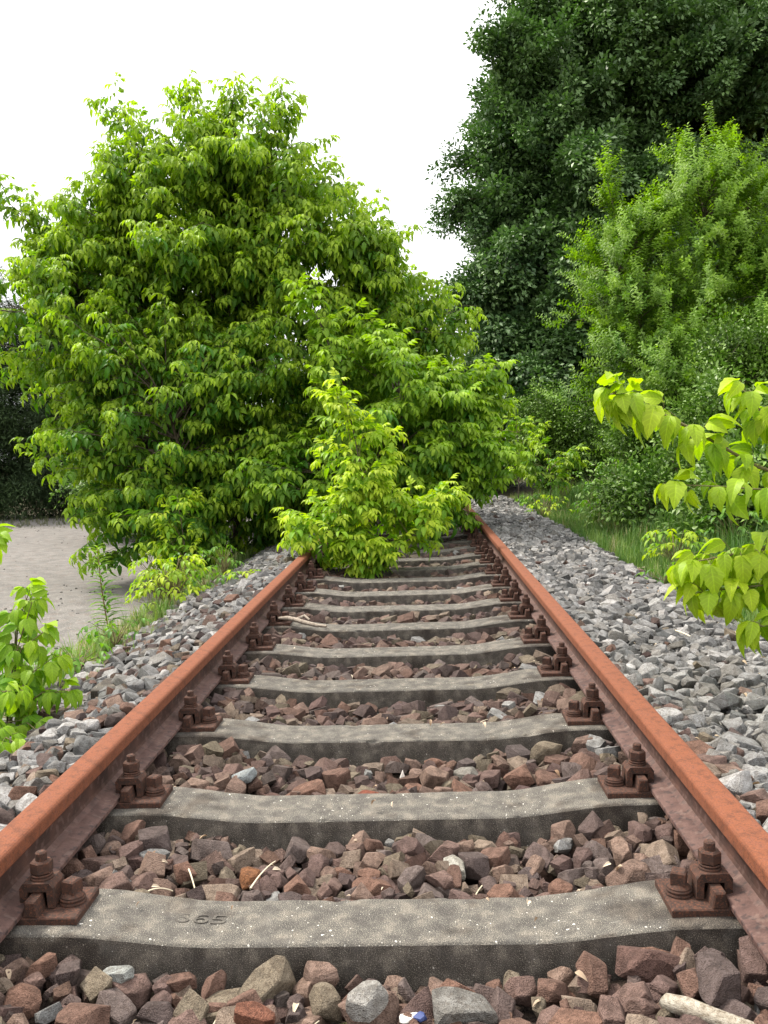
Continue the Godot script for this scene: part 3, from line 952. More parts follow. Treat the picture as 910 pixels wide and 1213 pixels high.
# a woody plant: stems, boughs towards points in its crown, twigs, leaves in pairs
func grow(o: Node3D, spec: Dictionary) -> void:
	var base := o.position
	var wood := MB.new()
	var trunk := MB.new()
	var stems: Array = spec.stems            # each [[points relative to the base], thickness]
	for s in stems:
		var n: int = s[0].size()
		trunk.tube(s[0], taper(s[1], s[1] * 0.35, n - 1), 8)
	var where := []
	var tints := []
	var ages := []
	var origins := []
	for st in stems:
		for q in range(0, st[0].size() - 1):
			for w in 4: origins.append(st[0][q].lerp(st[0][q + 1], w / 4.0))
		origins.append(st[0][st[0].size() - 1])
	var all_lobes: Array = spec.lobes.duplicate()
	for k in spec.get("tufts", 0):
		var big: Array = spec.lobes[k % spec.lobes.size()]
		var dv := ball().normalized()
		if dv.y < -0.3: dv.y = -dv.y
		var rv: float = rr(spec.tuft_size.x, spec.tuft_size.y)
		all_lobes.append([big[0] + dv * big[1] * rr(0.85, 1.12), Vector3(rv, rv * 0.8, rv), spec.tuft_count])
	for lobe in all_lobes:
		var cen: Vector3 = lobe[0] - base
		var rad: Vector3 = lobe[1]
		for k in lobe[2]:
			var dirv := ball().normalized()
			if dirv.y < -0.2 and rng.randf() < spec.get("less_below", 0.5): dirv.y = -dirv.y
			var target := cen + dirv * rad * rr(0.62, 1.0)
			# the nearest stem carries it
			var best := 1e9
			var from := Vector3.ZERO
			for p in origins:
				var score: float = p.distance_to(target) + maxf(0.0, p.y - target.y + 0.15) * 2.0 + rr(0, spec.get("wander", 0.5))
				if score < best: best = score; from = p
			var mid := from.lerp(target, 0.5) + Vector3(0, 0.12 * from.distance_to(target), 0) + ball() * 0.1
			var br := curve_pts(from, mid, target, 7)
			wood.tube(br, taper(spec.bough, spec.bough * 0.25, 7), 4)
			var len_b := from.distance_to(target)
			var n_tw: int = maxi(2, int(len_b * (1.0 - spec.inner) / spec.twig_gap))
			n_tw = mini(n_tw, spec.get("most_twigs", 9))
			for j in n_tw + 1:
				var t := lerpf(spec.inner, 1.0, float(j) / n_tw)
				var p := from.lerp(mid, t).lerp(mid.lerp(target, t), t)
				var tan_b := (mid.lerp(target, t) - from.lerp(mid, t)).normalized()
				var out := (p - cen); out.y *= 0.4
				var d := (tan_b * (1.5 if j == n_tw else 0.6) + ball() * 0.85 + out.normalized() * 0.35 + Vector3(0, spec.get("rise", 0.25), 0)).normalized()
				twig(p, d, rr(spec.twig.x, spec.twig.y), spec, wood, where, ages)
	for extra in spec.get("shoots", []):
		var a: Vector3 = extra[0] - base; var b: Vector3 = extra[1] - base
		var path := curve_pts(a, a.lerp(b, 0.5) + Vector3(0, 0.08, 0), b, 6)
		wood.tube(path, taper(spec.bough, spec.bough * 0.3, 6), 4)
		for q in range(2, 7):
			for r in 2:
				twig(path[q], ((path[q] - path[q - 1]).normalized() * 0.7 + ball() * 0.8 + Vector3(0, 0.2, 0)).normalized(), rr(spec.twig.x, spec.twig.y), spec, wood, where, ages)
	part(spec.get("trunk_name", "trunk"), trunk.mesh(), M.bark, o)
	part("branches", wood.mesh(), spec.get("wood_mat", M.bark), o).set_meta("kind", "stuff")
	# leaves
	var old: Color = spec.old; var young: Color = spec.young
	for i in where.size():
		var high: float = clampf((where[i].origin.y + base.y - spec.get("low", 0.0)) / spec.get("tall", 5.0), 0, 1)
		var a: float = clampf(ages[i] * 0.85 + high * spec.get("high_young", 0.25) + rr(-0.2, 0.2), 0, 1)
		ages[i] = a
	var single := {}
	if spec.get("single", 0) > 0:
		var order := []
		for i in where.size():
			order.append([where[i].basis.get_scale().x / (where[i].origin + base).distance_to(EYE), i])
		order.sort_custom(func(x, y): return x[0] > y[0])
		for k in mini(spec.single, order.size()): single[order[k][1]] = true
	var w2 := []
	for i in where.size():
		if single.has(i):
			part("leaf", spec.meshes[rng.randi() % spec.meshes.size()], spec.tones[int(ages[i] * (spec.tones.size() - 0.01))], o, where[i])
		else:
			w2.append(where[i])
			var c := old.lerp(young, ages[i]) * rr(0.82, 1.15)
			c.a = 1.0
			tints.append(c)
	if w2.size(): copies("foliage", spec.meshes[0], spec.mat, o, w2, tints)

func twig(p: Vector3, d: Vector3, length: float, spec: Dictionary, wood: MB, where: Array, ages: Array) -> void:
	var sag: float = spec.get("sag", 0.25)
	var tip := p + d * length - Vector3(0, sag * length * 0.5, 0)
	var mid := p + d * length * 0.5 + Vector3(0, sag * length * 0.15, 0)
	if spec.get("show_twigs", true): wood.tube([p, mid, tip], [spec.bough * 0.28, spec.bough * 0.2, spec.bough * 0.1], 3)
	var n: int = maxi(1, int(length / spec.leaf_gap))
	var roll := rr(0, TAU)
	for k in n + 1:
		var t := float(k + 0.6) / (n + 0.6)
		var q := p.lerp(mid, t).lerp(mid.lerp(tip, t), t)
		var td := (mid.lerp(tip, t) - p.lerp(mid, t)).normalized()
		if spec.get("single_leaf", false):
			var dd: Vector3 = (td + ball() * spec.get("spread", 0.5)).normalized()
			var bs := frame(Vector3(dd.z, 0.0, -dd.x) if spec.get("upright", false) else dd, dd if spec.get("upright", false) else Vector3.UP + ball() * 0.6)
			if spec.get("upright", false):
				var y: Vector3 = (dd + Vector3(0, 0.7, 0)).normalized(); var x: Vector3 = y.cross(ball()).normalized()
				bs = Basis(x, y, x.cross(y))
			where.append(Transform3D(bs.scaled(Vector3.ONE * rr(spec.leaf.x, spec.leaf.y)), q)); ages.append(t * rr(0.5, 1.0))
			continue
		var a := roll + k * PI / 2.0
		var sx := td.cross(Vector3.UP)
		if sx.length() < 0.05: sx = Vector3.RIGHT
		sx = sx.normalized()
		var sy := sx.cross(td)
		for s in ([-1.0, 1.0] if k < n else [-1.0, 0.0, 1.0]):
			var around: Vector3 = (sx * cos(a) + sy * sin(a) * 0.6) * s
			var ld: Vector3 = (around * 0.9 + td * (0.45 if s != 0.0 else 1.0) + Vector3(0, -spec.get("hang", 0.25), 0) + ball() * 0.25).normalized()
			var up := (Vector3.UP + ball() * 0.35).normalized()
			var sc: float = rr(spec.leaf.x, spec.leaf.y) * lerpf(1.0, 0.72, t * t)
			where.append(Transform3D(frame(ld, up).scaled(Vector3.ONE * sc), q))
			ages.append(clampf(t * t * rr(0.6, 1.1), 0, 1))

func maple_tones(old: Color, young: Color, n := 6) -> Array:
	var out := []
	for i in n: out.append(plain_leaf("green leaf tone", old.lerp(young, float(i) / (n - 1)), M.vein))
	return out

func build_trees() -> void:
	var leaf_a := compound(2, 4, 0.8, 0.15, 5).mesh()
	var leaf_b := compound(2, 4, 1.1, 0.15, 8).mesh()
	var leaf_c := compound(1, 4, 0.9, 0.15, 9).mesh()
	var old := Color(0.095, 0.265, 0.024); var young := Color(0.48, 0.67, 0.05)
	var tones := maple_tones(old, young)
	# the broad young maple beside the track
	var t := thing("maple_tree", Vector3(-2.0, -0.42, -10.7), "broad many-stemmed bright green ash-leaved maple beside the track", "tree")
	var b := t.position
	grow(t, {
		"stems": [[[Vector3(0, 0, 0), Vector3(0.05, 0.8, 0.05), Vector3(0.0, 1.7, 0), Vector3(0.1, 2.8, 0), Vector3(0.15, 3.9, 0), Vector3(0.2, 4.9, 0)], 0.07],
			[[Vector3(-0.2, 0, 0.1), Vector3(-0.6, 0.9, 0.2), Vector3(-1.1, 1.8, 0.2), Vector3(-1.6, 2.7, 0.2), Vector3(-1.9, 3.3, 0.1)], 0.055],
			[[Vector3(0.2, 0, 0.1), Vector3(0.6, 0.8, 0.1), Vector3(1.1, 1.7, 0.0), Vector3(1.5, 2.6, -0.1), Vector3(1.8, 3.1, -0.1)], 0.055],
			[[Vector3(0.0, 0, 0.2), Vector3(-0.2, 0.6, 0.6), Vector3(-0.3, 1.2, 1.0), Vector3(-0.4, 1.8, 1.2)], 0.04],
			[[Vector3(-0.1, 0, 0.1), Vector3(-0.5, 0.9, 0.1), Vector3(-0.7, 2.0, 0.3), Vector3(-0.9, 3.4, 0.2), Vector3(-1.0, 4.3, 0.2)], 0.055]],
		"lobes": [[Vector3(-1.85, 3.55, -10.7), Vector3(1.05, 1.2, 1.1), 64], [Vector3(-2.75, 3.05, -10.6), Vector3(1.15, 1.3, 1.15), 60], [Vector3(-3.55, 2.4, -10.5), Vector3(1.15, 0.85, 1.1), 56],
			[Vector3(-0.95, 2.65, -10.9), Vector3(1.1, 1.2, 1.2), 62], [Vector3(-2.35, 1.3, -9.9), Vector3(1.35, 1.1, 1.0), 90], [Vector3(-1.2, 1.3, -10.0), Vector3(1.2, 1.15, 1.0), 64], [Vector3(-0.15, 1.7, -11.2), Vector3(0.85, 1.2, 1.0), 44], [Vector3(-2.25, 0.35, -9.8), Vector3(1.15, 0.6, 0.8), 60], [Vector3(-1.3, 0.5, -10.0), Vector3(1.0, 0.65, 0.8), 36], [Vector3(-3.1, 1.45, -10.3), Vector3(0.85, 0.7, 0.8), 34], [Vector3(-3.3, 2.95, -10.6), Vector3(0.85, 0.8, 0.8), 34], [Vector3(-2.6, 3.75, -10.6), Vector3(0.85, 0.85, 0.8), 30], [Vector3(-1.4, 3.65, -10.6), Vector3(0.8, 0.9, 0.8), 30], [Vector3(-3.55, 3.1, -10.5), Vector3(0.6, 0.65, 0.6), 18], [Vector3(-0.75, 3.1, -10.7), Vector3(0.7, 0.7, 0.7), 22], [Vector3(0.05, 2.35, -11.1), Vector3(0.6, 0.5, 0.6), 20], [Vector3(-1.3, 2.9, -10.4), Vector3(0.9, 0.9, 0.6), 24], [Vector3(-2.7, 2.3, -10.2), Vector3(0.9, 0.9, 0.6), 30], [Vector3(-1.6, 2.3, -10.3), Vector3(0.9, 0.9, 0.6), 24]],
		"shoots": [[Vector3(-1.95, 4.2, -10.6), Vector3(-1.8, 4.8, -10.6)], [Vector3(-2.7, 3.8, -10.6), Vector3(-3.15, 4.75, -10.6)], [Vector3(-1.5, 3.9, -10.6), Vector3(-1.25, 4.75, -10.6)], [Vector3(-3.6, 2.8, -10.5), Vector3(-4.3, 3.75, -10.4)], [Vector3(-2.1, 3.9, -10.6), Vector3(-2.35, 4.85, -10.6)]],
		"less_below": 0.3, "tufts": 26, "tuft_size": Vector2(0.25, 0.4), "tuft_count": 5, "bough": 0.013, "inner": 0.42, "twig_gap": 0.2, "most_twigs": 7, "twig": Vector2(0.24, 0.46), "leaf_gap": 0.085, "leaf": Vector2(0.125, 0.22), "old": old, "young": young, "low": 0.5, "tall": 5.0, "high_young": 0.4,
		"meshes": [leaf_b, leaf_a], "mat": M.leaf, "tones": tones, "single": 300, "hang": 0.45})
	# the second shrub, between the rails
	var s := thing("maple_shrub", Vector3(-0.05, -0.1, -9.3), "green maple shrub standing between the rails behind the yellow sapling", "shrub")
	grow(s, {
		"stems": [[[Vector3(0, 0, 0), Vector3(-0.2, 0.7, 0.05), Vector3(-0.45, 1.4, 0.1), Vector3(-0.75, 2.3, 0.1)], 0.022], [[Vector3(0.05, 0, 0), Vector3(0.2, 0.6, 0), Vector3(0.45, 1.1, 0), Vector3(0.7, 1.5, 0)], 0.02], [[Vector3(0, 0, 0.05), Vector3(-0.4, 0.5, 0.2), Vector3(-0.9, 0.9, 0.3)], 0.018], [[Vector3(0.02, 0, 0.02), Vector3(0.05, 0.8, 0.1), Vector3(0.0, 1.8, 0.1)], 0.02]],
		"lobes": [[Vector3(-0.2, 1.1, -9.2), Vector3(0.8, 0.85, 0.7), 40], [Vector3(0.35, 0.85, -9.4), Vector3(0.62, 0.75, 0.6), 34], [Vector3(-0.95, 0.55, -9.1), Vector3(0.6, 0.5, 0.5), 20], [Vector3(0.2, 0.45, -9.4), Vector3(0.4, 0.4, 0.5), 14]],
		"shoots": [[Vector3(-0.5, 1.3, -9.2), Vector3(-0.85, 2.3, -9.1)], [Vector3(-0.1, 1.5, -9.2), Vector3(-0.25, 2.0, -9.1)], [Vector3(0.5, 1.1, -9.4), Vector3(0.85, 1.6, -9.4)]],
		"bough": 0.009, "inner": 0.35, "twig_gap": 0.16, "twig": Vector2(0.2, 0.36), "leaf_gap": 0.075, "leaf": Vector2(0.15, 0.22), "old": Color(0.12, 0.31, 0.026), "young": Color(0.42, 0.63, 0.045), "low": 0.2, "tall": 2.4, "high_young": 0.5,
		"meshes": [leaf_a, leaf_b], "mat": M.leaf, "tones": tones, "single": 300, "trunk_name": "stem", "hang": 0.35})
	# the yellow green sapling in front of it
	var y_old := Color(0.24, 0.48, 0.03); var y_young := Color(0.62, 0.78, 0.05)
	var y_tones := maple_tones(y_old, y_young)
	var g := thing("maple_sapling", Vector3(-0.26, -0.08, -7.2), "bright yellow green maple sapling growing between the rails", "sapling")
	grow(g, {
		"stems": [[[Vector3(0, 0, 0), Vector3(0.0, 0.4, 0.0), Vector3(-0.05, 0.8, 0.02), Vector3(-0.1, 1.1, 0), Vector3(-0.15, 1.35, 0)], 0.012], [[Vector3(0.01, 0, 0), Vector3(0.2, 0.24, 0.05), Vector3(0.42, 0.36, 0.05), Vector3(0.58, 0.5, 0.05)], 0.008], [[Vector3(-0.01, 0, 0), Vector3(-0.2, 0.26, 0.05), Vector3(-0.4, 0.42, 0.08)], 0.008]],
		"lobes": [[Vector3(-0.28, 0.36, -7.15), Vector3(0.34, 0.34, 0.32), 16], [Vector3(-0.33, 0.8, -7.18), Vector3(0.22, 0.36, 0.2), 11], [Vector3(0.06, 0.3, -7.15), Vector3(0.22, 0.2, 0.2), 8], [Vector3(-0.62, 0.36, -7.1), Vector3(0.26, 0.2, 0.18), 9], [Vector3(-0.22, 0.12, -7.1), Vector3(0.3, 0.14, 0.22), 9]],
		"shoots": [[Vector3(-0.38, 0.9, -7.19), Vector3(-0.45, 1.3, -7.19)], [Vector3(0.16, 0.3, -7.15), Vector3(0.33, 0.52, -7.15)]],
		"bough": 0.005, "inner": 0.4, "twig_gap": 0.12, "twig": Vector2(0.1, 0.18), "leaf_gap": 0.065, "leaf": Vector2(0.12, 0.175), "old": y_old, "young": y_young, "low": 0.0, "tall": 1.5, "high_young": 0.45,
		"meshes": [leaf_a, leaf_c], "mat": M.leaf, "tones": y_tones, "single": 300, "trunk_name": "stem", "wood_mat": M.twig, "hang": 0.3})
	# a bright shoot in front of the broad maple's shadow
	var sh := thing("maple_shoot", Vector3(-2.12, -0.36, -8.7), "slender bright green maple shoot in front of the broad maple's dark foot", "sapling")
	grow(sh, {"stems": [[[Vector3(0, 0, 0), Vector3(0.03, 0.4, 0), Vector3(-0.02, 0.9, 0)], 0.008]], "lobes": [[Vector3(-2.1, 0.25, -8.68), Vector3(0.2, 0.42, 0.18), 9]], "bough": 0.004, "inner": 0.4, "twig_gap": 0.12, "twig": Vector2(0.1, 0.18), "leaf_gap": 0.07, "leaf": Vector2(0.13, 0.17), "old": y_old, "young": y_young, "tall": 1.0, "meshes": [leaf_c], "mat": M.leaf, "tones": y_tones, "single": 120, "trunk_name": "stem", "wood_mat": M.twig})
	# two twiggy saplings at the far edge of the grass
	for k in 2:
		var fs := thing("maple_sapling", [Vector3(1.62, -0.1, -14.2), Vector3(1.95, -0.1, -13.2)][k], ["thin taller green sapling at the far end of the grass bank", "thin shorter green sapling at the far end of the grass bank"][k], "sapling", "saplings at the edge of the grass bank")
		var hh: float = [1.35, 0.85][k]
		grow(fs, {"stems": [[[Vector3(0, 0, 0), Vector3(0.03, hh * 0.5, 0), Vector3(0.0, hh, 0)], 0.01]], "lobes": [[fs.position + Vector3(0, hh * 0.85, 0), Vector3(0.38, 0.3, 0.3), 8]], "bough": 0.005, "inner": 0.5, "twig_gap": 0.16, "twig": Vector2(0.12, 0.25), "leaf_gap": 0.08, "leaf": Vector2(0.15, 0.2), "old": old, "young": young, "tall": 1.0, "meshes": [leaf_a], "mat": M.leaf, "tones": tones, "trunk_name": "stem", "wood_mat": M.twig})
	build_woods()

func build_woods() -> void:
	var tuft := clump(42, 0.26, 0.56, 31, 0.9)
	var tuft_b := clump(40, 0.24, 0.5, 37)
	var fine := clump(46, 0.17, 0.5, 41, 0.7)
	var plumes := plume(30, 0.26, 0.42, 51)
	# tall dark trees beyond the grass bank
	var dk := [
		[Vector3(5.35, -0.2, -22.5), 15.0, "tall dark green tree whose crown edge stands against the white sky", [
			[Vector3(5.65, 11.0, -22.5), Vector3(2.5, 3.4, 2.4), 57], [Vector3(4.15, 8.6, -22.2), Vector3(1.9, 2.0, 2.0), 36], [Vector3(3.4, 6.4, -22.2), Vector3(1.9, 1.9, 2.0), 42], [Vector3(6.15, 7.6, -22.0), Vector3(2.6, 2.6, 2.2), 52], [Vector3(3.25, 4.3, -22.0), Vector3(1.7, 1.9, 1.8), 42], [Vector3(5.85, 4.2, -21.6), Vector3(2.3, 2.4, 2.0), 42], [Vector3(3.25, 2.0, -21.6), Vector3(1.7, 1.9, 1.6), 36], [Vector3(6.75, 1.8, -21.6), Vector3(2.0, 2.0, 1.8), 26]], Color(0.032, 0.078, 0.028), Color(0.155, 0.25, 0.085)],
		[Vector3(9.2, -0.2, -24.5), 15.5, "tall dark brownish green tree at the edge of the view behind the light green tree", [
			[Vector3(8.7, 11.2, -24.2), Vector3(2.8, 3.6, 2.6), 63], [Vector3(8.0, 7.2, -23.8), Vector3(2.6, 2.7, 2.4), 52], [Vector3(10.6, 8.5, -24.2), Vector3(2.6, 3.6, 2.4), 42], [Vector3(8.2, 3.6, -23.6), Vector3(2.6, 2.6, 2.2), 42], [Vector3(11.0, 3.8, -24), Vector3(2.6, 2.8, 2.2), 26]], Color(0.040, 0.078, 0.020), Color(0.165, 0.225, 0.05)],
	]
	for q in dk:
		var t := thing("broadleaf_tree", q[0], q[2], "tree", "tall dark trees")
		var h: float = q[1]
		grow(t, {"stems": [[[Vector3(0, 0, 0), Vector3(0.1, h * 0.25, 0), Vector3(-0.1, h * 0.5, 0), Vector3(0.1, h * 0.75, 0), Vector3(0, h * 0.92, 0)], 0.26], [[Vector3(0.1, h * 0.2, 0), Vector3(-1.2, h * 0.34, 0.2), Vector3(-1.6, h * 0.5, 0.2)], 0.13], [[Vector3(0.1, h * 0.22, 0), Vector3(1.3, h * 0.36, 0.2), Vector3(1.6, h * 0.55, 0.2)], 0.13]],
			"lobes": q[3], "bough": 0.03, "inner": 0.45, "twig_gap": 0.26, "most_twigs": 7, "twig": Vector2(0.35, 0.75), "leaf_gap": 0.17, "leaf": Vector2(0.34, 0.58), "single_leaf": true, "spread": 0.9, "old": q[4], "young": q[5], "tall": 14.0, "high_young": 0.2, "show_twigs": false, "meshes": [tuft], "mat": M.dark_leaf, "less_below": 0.35, "tufts": 120, "tuft_size": Vector2(0.35, 0.65), "tuft_count": 9, "wander": 1.5})
	# the light green tree
	var l := thing("young_tree", Vector3(4.75, -0.2, -15.2), "light yellow green feathery tree in front of the tall dark trees", "tree")
	grow(l, {"stems": [[[Vector3(0, 0, 0), Vector3(0.05, 1.5, 0), Vector3(0.0, 3.0, 0), Vector3(0.0, 4.4, 0), Vector3(-0.05, 5.3, 0)], 0.06], [[Vector3(0, 0.3, 0), Vector3(-0.7, 1.6, 0.1), Vector3(-1.2, 2.9, 0.1), Vector3(-1.4, 4.0, 0.1)], 0.045], [[Vector3(0, 0.3, 0), Vector3(0.7, 1.5, 0.1), Vector3(1.1, 2.8, 0.1), Vector3(1.3, 3.7, 0.1)], 0.045]],
		"lobes": [[Vector3(4.75, 3.95, -15.1), Vector3(0.75, 1.15, 0.8), 34], [Vector3(3.45, 3.3, -15.0), Vector3(0.6, 1.2, 0.8), 30], [Vector3(5.9, 3.3, -15.0), Vector3(0.7, 1.1, 0.8), 30], [Vector3(4.6, 2.4, -14.7), Vector3(1.6, 1.2, 1.0), 60], [Vector3(3.8, 1.4, -14.3), Vector3(1.2, 1.1, 0.9), 40], [Vector3(5.6, 1.4, -14.3), Vector3(1.2, 1.2, 0.9), 40]],
		"shoots": [[Vector3(4.6, 4.6, -15.1), Vector3(4.35, 5.1, -15.1)], [Vector3(4.9, 4.6, -15.1), Vector3(4.95, 5.15, -15.1)], [Vector3(3.4, 3.9, -15.0), Vector3(3.2, 4.9, -15.0)], [Vector3(5.8, 3.8, -15.0), Vector3(5.9, 4.6, -15.0)], [Vector3(5.3, 4.2, -15.0), Vector3(5.45, 4.8, -15.0)]],
		"bough": 0.014, "inner": 0.4, "twig_gap": 0.17, "most_twigs": 9, "twig": Vector2(0.2, 0.45), "leaf_gap": 0.13, "leaf": Vector2(0.26, 0.42), "single_leaf": true, "upright": true, "spread": 0.7, "old": Color(0.10, 0.245, 0.026), "young": Color(0.32, 0.52, 0.05), "low": 1.0, "tall": 5.0, "high_young": 0.45, "show_twigs": true, "meshes": [plumes], "mat": M.leaf, "less_below": 0.4, "tufts": 26, "tuft_size": Vector2(0.25, 0.45), "tuft_count": 5})
	# shrubs behind the grass bank and behind the broad maple
	var shr := [
		[Vector3(3.25, -0.15, -10.0), 1.25, 0.8, "dark green shrub behind the grass nearest the big leaved branch"], [Vector3(4.4, -0.15, -12.6), 2.1, 0.9, "rounded green shrub at the foot of the light green tree"], [Vector3(3.7, -0.15, -13.6), 1.2, 0.5, "small green shrub beside the foot of the light green tree, nearer the track"],
		[Vector3(2.9, -0.15, -18.0), 1.7, 0.8, "dark shrub under the tall tree where the grass bank ends"], [Vector3(3.15, -0.15, -8.0), 0.75, 0.6, "low dark shrub behind the big leaved branch"], [Vector3(1.2, -0.2, -20.5), 2.2, 1.2, "dark shrub closing off the end of the track"],
		[Vector3(-1.2, -0.3, -17.0), 2.4, 1.7, "dark shrub behind the broad maple towards the track"], [Vector3(-4.0, -0.4, -16.0), 2.4, 1.6, "dark shrub hidden behind the broad maple beside the path"], [Vector3(1.9, -0.2, -23.0), 3.0, 1.4, "dark shrub in the shadow under the tall tree, where the track ends"], [Vector3(0.0, -0.25, -24.0), 3.0, 1.9, "dark shrub far behind the maple shrub on the track"], [Vector3(5.9, -0.2, -12.4), 2.6, 1.1, "tall green shrub at the edge of the view under the dark trees"], [Vector3(4.3, -0.2, -9.2), 1.5, 0.8, "green shrub at the edge of the view behind the big leaved branch"]]
	for q in shr:
		var t := thing("shrub", q[0], q[3], "shrub", "dense shrubs round the track")
		var h: float = q[1]; var w: float = q[2]
		var c: Vector3 = q[0]
		grow(t, {"stems": [[[Vector3(0, 0, 0), Vector3(0.1, h * 0.4, 0), Vector3(0, h * 0.8, 0)], 0.04], [[Vector3(0, 0, 0), Vector3(-w * 0.4, h * 0.4, 0.1), Vector3(-w * 0.6, h * 0.7, 0.1)], 0.03], [[Vector3(0, 0, 0), Vector3(w * 0.4, h * 0.4, 0.1), Vector3(w * 0.6, h * 0.7, 0.1)], 0.03]],
			"lobes": [[c + Vector3(rr(-0.3, 0.3) * w, h * 0.6, 0), Vector3(w * 0.7, h * 0.5, w * 0.7), int(22 * w * h)], [c + Vector3(rr(-0.5, 0.5) * w, h * 0.3, w * 0.3), Vector3(w, h * 0.35, w * 0.7), int(22 * w * h)]], "tufts": 12, "tuft_size": Vector2(0.2, 0.4), "tuft_count": 5,
			"bough": 0.012, "inner": 0.45, "twig_gap": 0.2, "most_twigs": 6, "twig": Vector2(0.2, 0.4), "leaf_gap": 0.14, "leaf": Vector2(0.28, 0.44), "single_leaf": true, "spread": 0.9, "old": Color(0.036, 0.084, 0.015), "young": Color(0.14, 0.24, 0.03), "tall": 3.0, "high_young": 0.35, "show_twigs": false, "meshes": [fine], "mat": M.dark_leaf, "less_below": 0.2})
	# dark conifers along the far side of the path
	var spray := clump(60, 0.26, 0.16, 61, 0.1)
	for k in 5:
		var c: Vector3 = [Vector3(-8.0, -0.46, -22.0), Vector3(-10.4, -0.46, -21.6), Vector3(-12.8, -0.46, -21.0), Vector3(-5.6, -0.46, -22.6), Vector3(-15.2, -0.46, -20.4)][k]
		var h: float = [6.2, 6.6, 6.4, 5.2, 6.0][k]
		var t := thing("conifer", c, ["dark conifer across the path beside the broad maple", "dark conifer across the path at the edge of the view", "dark conifer beyond the view's edge across the path", "dark conifer hidden behind the broad maple", "dark conifer furthest along the path's far side"][k], "conifer", "conifers across the path")
		grow(t, {"stems": [[[Vector3(0, 0, 0), Vector3(0, h * 0.3, 0), Vector3(0, h * 0.6, 0), Vector3(0, h * 0.95, 0)], 0.12]],
			"lobes": [[c + Vector3(0, h * 0.2, 0), Vector3(1.7, h * 0.24, 1.5), 120], [c + Vector3(0, h * 0.5, 0), Vector3(1.6, h * 0.3, 1.4), 120], [c + Vector3(0, h * 0.75, 0), Vector3(1.2, h * 0.27, 1.1), 70]],
			"bough": 0.018, "inner": 0.4, "twig_gap": 0.22, "most_twigs": 6, "twig": Vector2(0.25, 0.5), "leaf_gap": 0.18, "leaf": Vector2(0.34, 0.5), "single_leaf": true, "spread": 0.8, "old": Color(0.020, 0.040, 0.014), "young": Color(0.045, 0.078, 0.022), "tall": 4.0, "high_young": 0.2, "show_twigs": false, "meshes": [spray], "mat": M.needle, "sag": 0.8, "rise": -0.1, "less_below": 0.1})

# ------------------------------------------------------------------ near shrubs, leaf by leaf
func leafy_branch(o: Node3D, pts: Array, thick: float, leaf_len: float, tones: Array, pairs_list: Array, meshes: Array, from_t := 0.15, gap := 0.075) -> void:
	var wood := MB.new()
	wood.tube(pts, taper(thick, thick * 0.3, pts.size() - 1), 6)
	part("branch", wood.mesh(), M.twig, o)
	var total := 0.0
	for i in pts.size() - 1: total += pts[i].distance_to(pts[i + 1])
	var n := int(total * (1.0 - from_t) / gap)
	for k in n + 1:
		var t := lerpf(from_t, 1.0, float(k) / n)
		var f := t * (pts.size() - 1)
		var i := mini(int(f), pts.size() - 2)
		var p: Vector3 = pts[i].lerp(pts[i + 1], f - i)
		var td: Vector3 = (pts[i + 1] - pts[i]).normalized()
		var sx := td.cross(Vector3.UP).normalized()
		var sy := sx.cross(td)
		var a := k * PI / 2.0 + rr(-0.3, 0.3)
		for s in ([-1.0, 1.0] if k < n else [-1.0, 0.0, 1.0]):
			var around: Vector3 = (sx * cos(a) + sy * (0.25 + 0.6 * sin(a))) * s
			if s == 0.0: around = Vector3.ZERO
			if around.y < 0: around.y *= 0.4
			var d: Vector3 = (around + td * (0.4 if s != 0.0 else 0.8) + Vector3(0, -0.12, 0) + ball() * 0.25).normalized()
			var sc := leaf_len * rr(0.8, 1.15) * lerpf(1.0, 0.75, t)
			compound_leaf(o, Transform3D(frame(d, (Vector3.UP + ball() * 0.25).normalized()).scaled(Vector3.ONE * sc), p), tones, clampf(t * 0.6 + rr(-0.1, 0.45), 0, 0.999), meshes)

# a leaf whose leaflets are parts of their own
func compound_leaf(o: Node3D, at: Transform3D, tones: Array, age: float, meshes: Array) -> void:
	var droop := rr(0.8, 1.3)
	var mb := MB.new()
	mb.tube([Vector3.ZERO, Vector3(0, 0.05, 0.2), Vector3(0, 0.03, 0.42)], [0.012, 0.009, 0.008], 4)
	var stalk := part("leaf_stalk", mb.mesh(), M.twig, o, at)
	var spots := [[Vector3(-1, -0.1, 0.5), 0.34], [Vector3(1, -0.1, 0.5), 0.34], [Vector3(0, -0.15, 1.0), 0.42]]
	for q in spots:
		var d: Vector3 = (q[0] + ball() * 0.2).normalized()
		d = (d + Vector3(0, -0.62 * droop, 0)).normalized()
		var size := rr(0.85, 1.15) * (1.12 if q[1] > 0.4 else 0.95)
		var lt := Transform3D(frame(d, Vector3.UP + ball() * 0.2).scaled(Vector3.ONE * size), Vector3(0, 0.03, q[1]))
		part("leaflet", meshes[rng.randi() % meshes.size()], tones[clampi(int((age + rr(-0.12, 0.12)) * tones.size()), 0, tones.size() - 1)], stalk, lt)

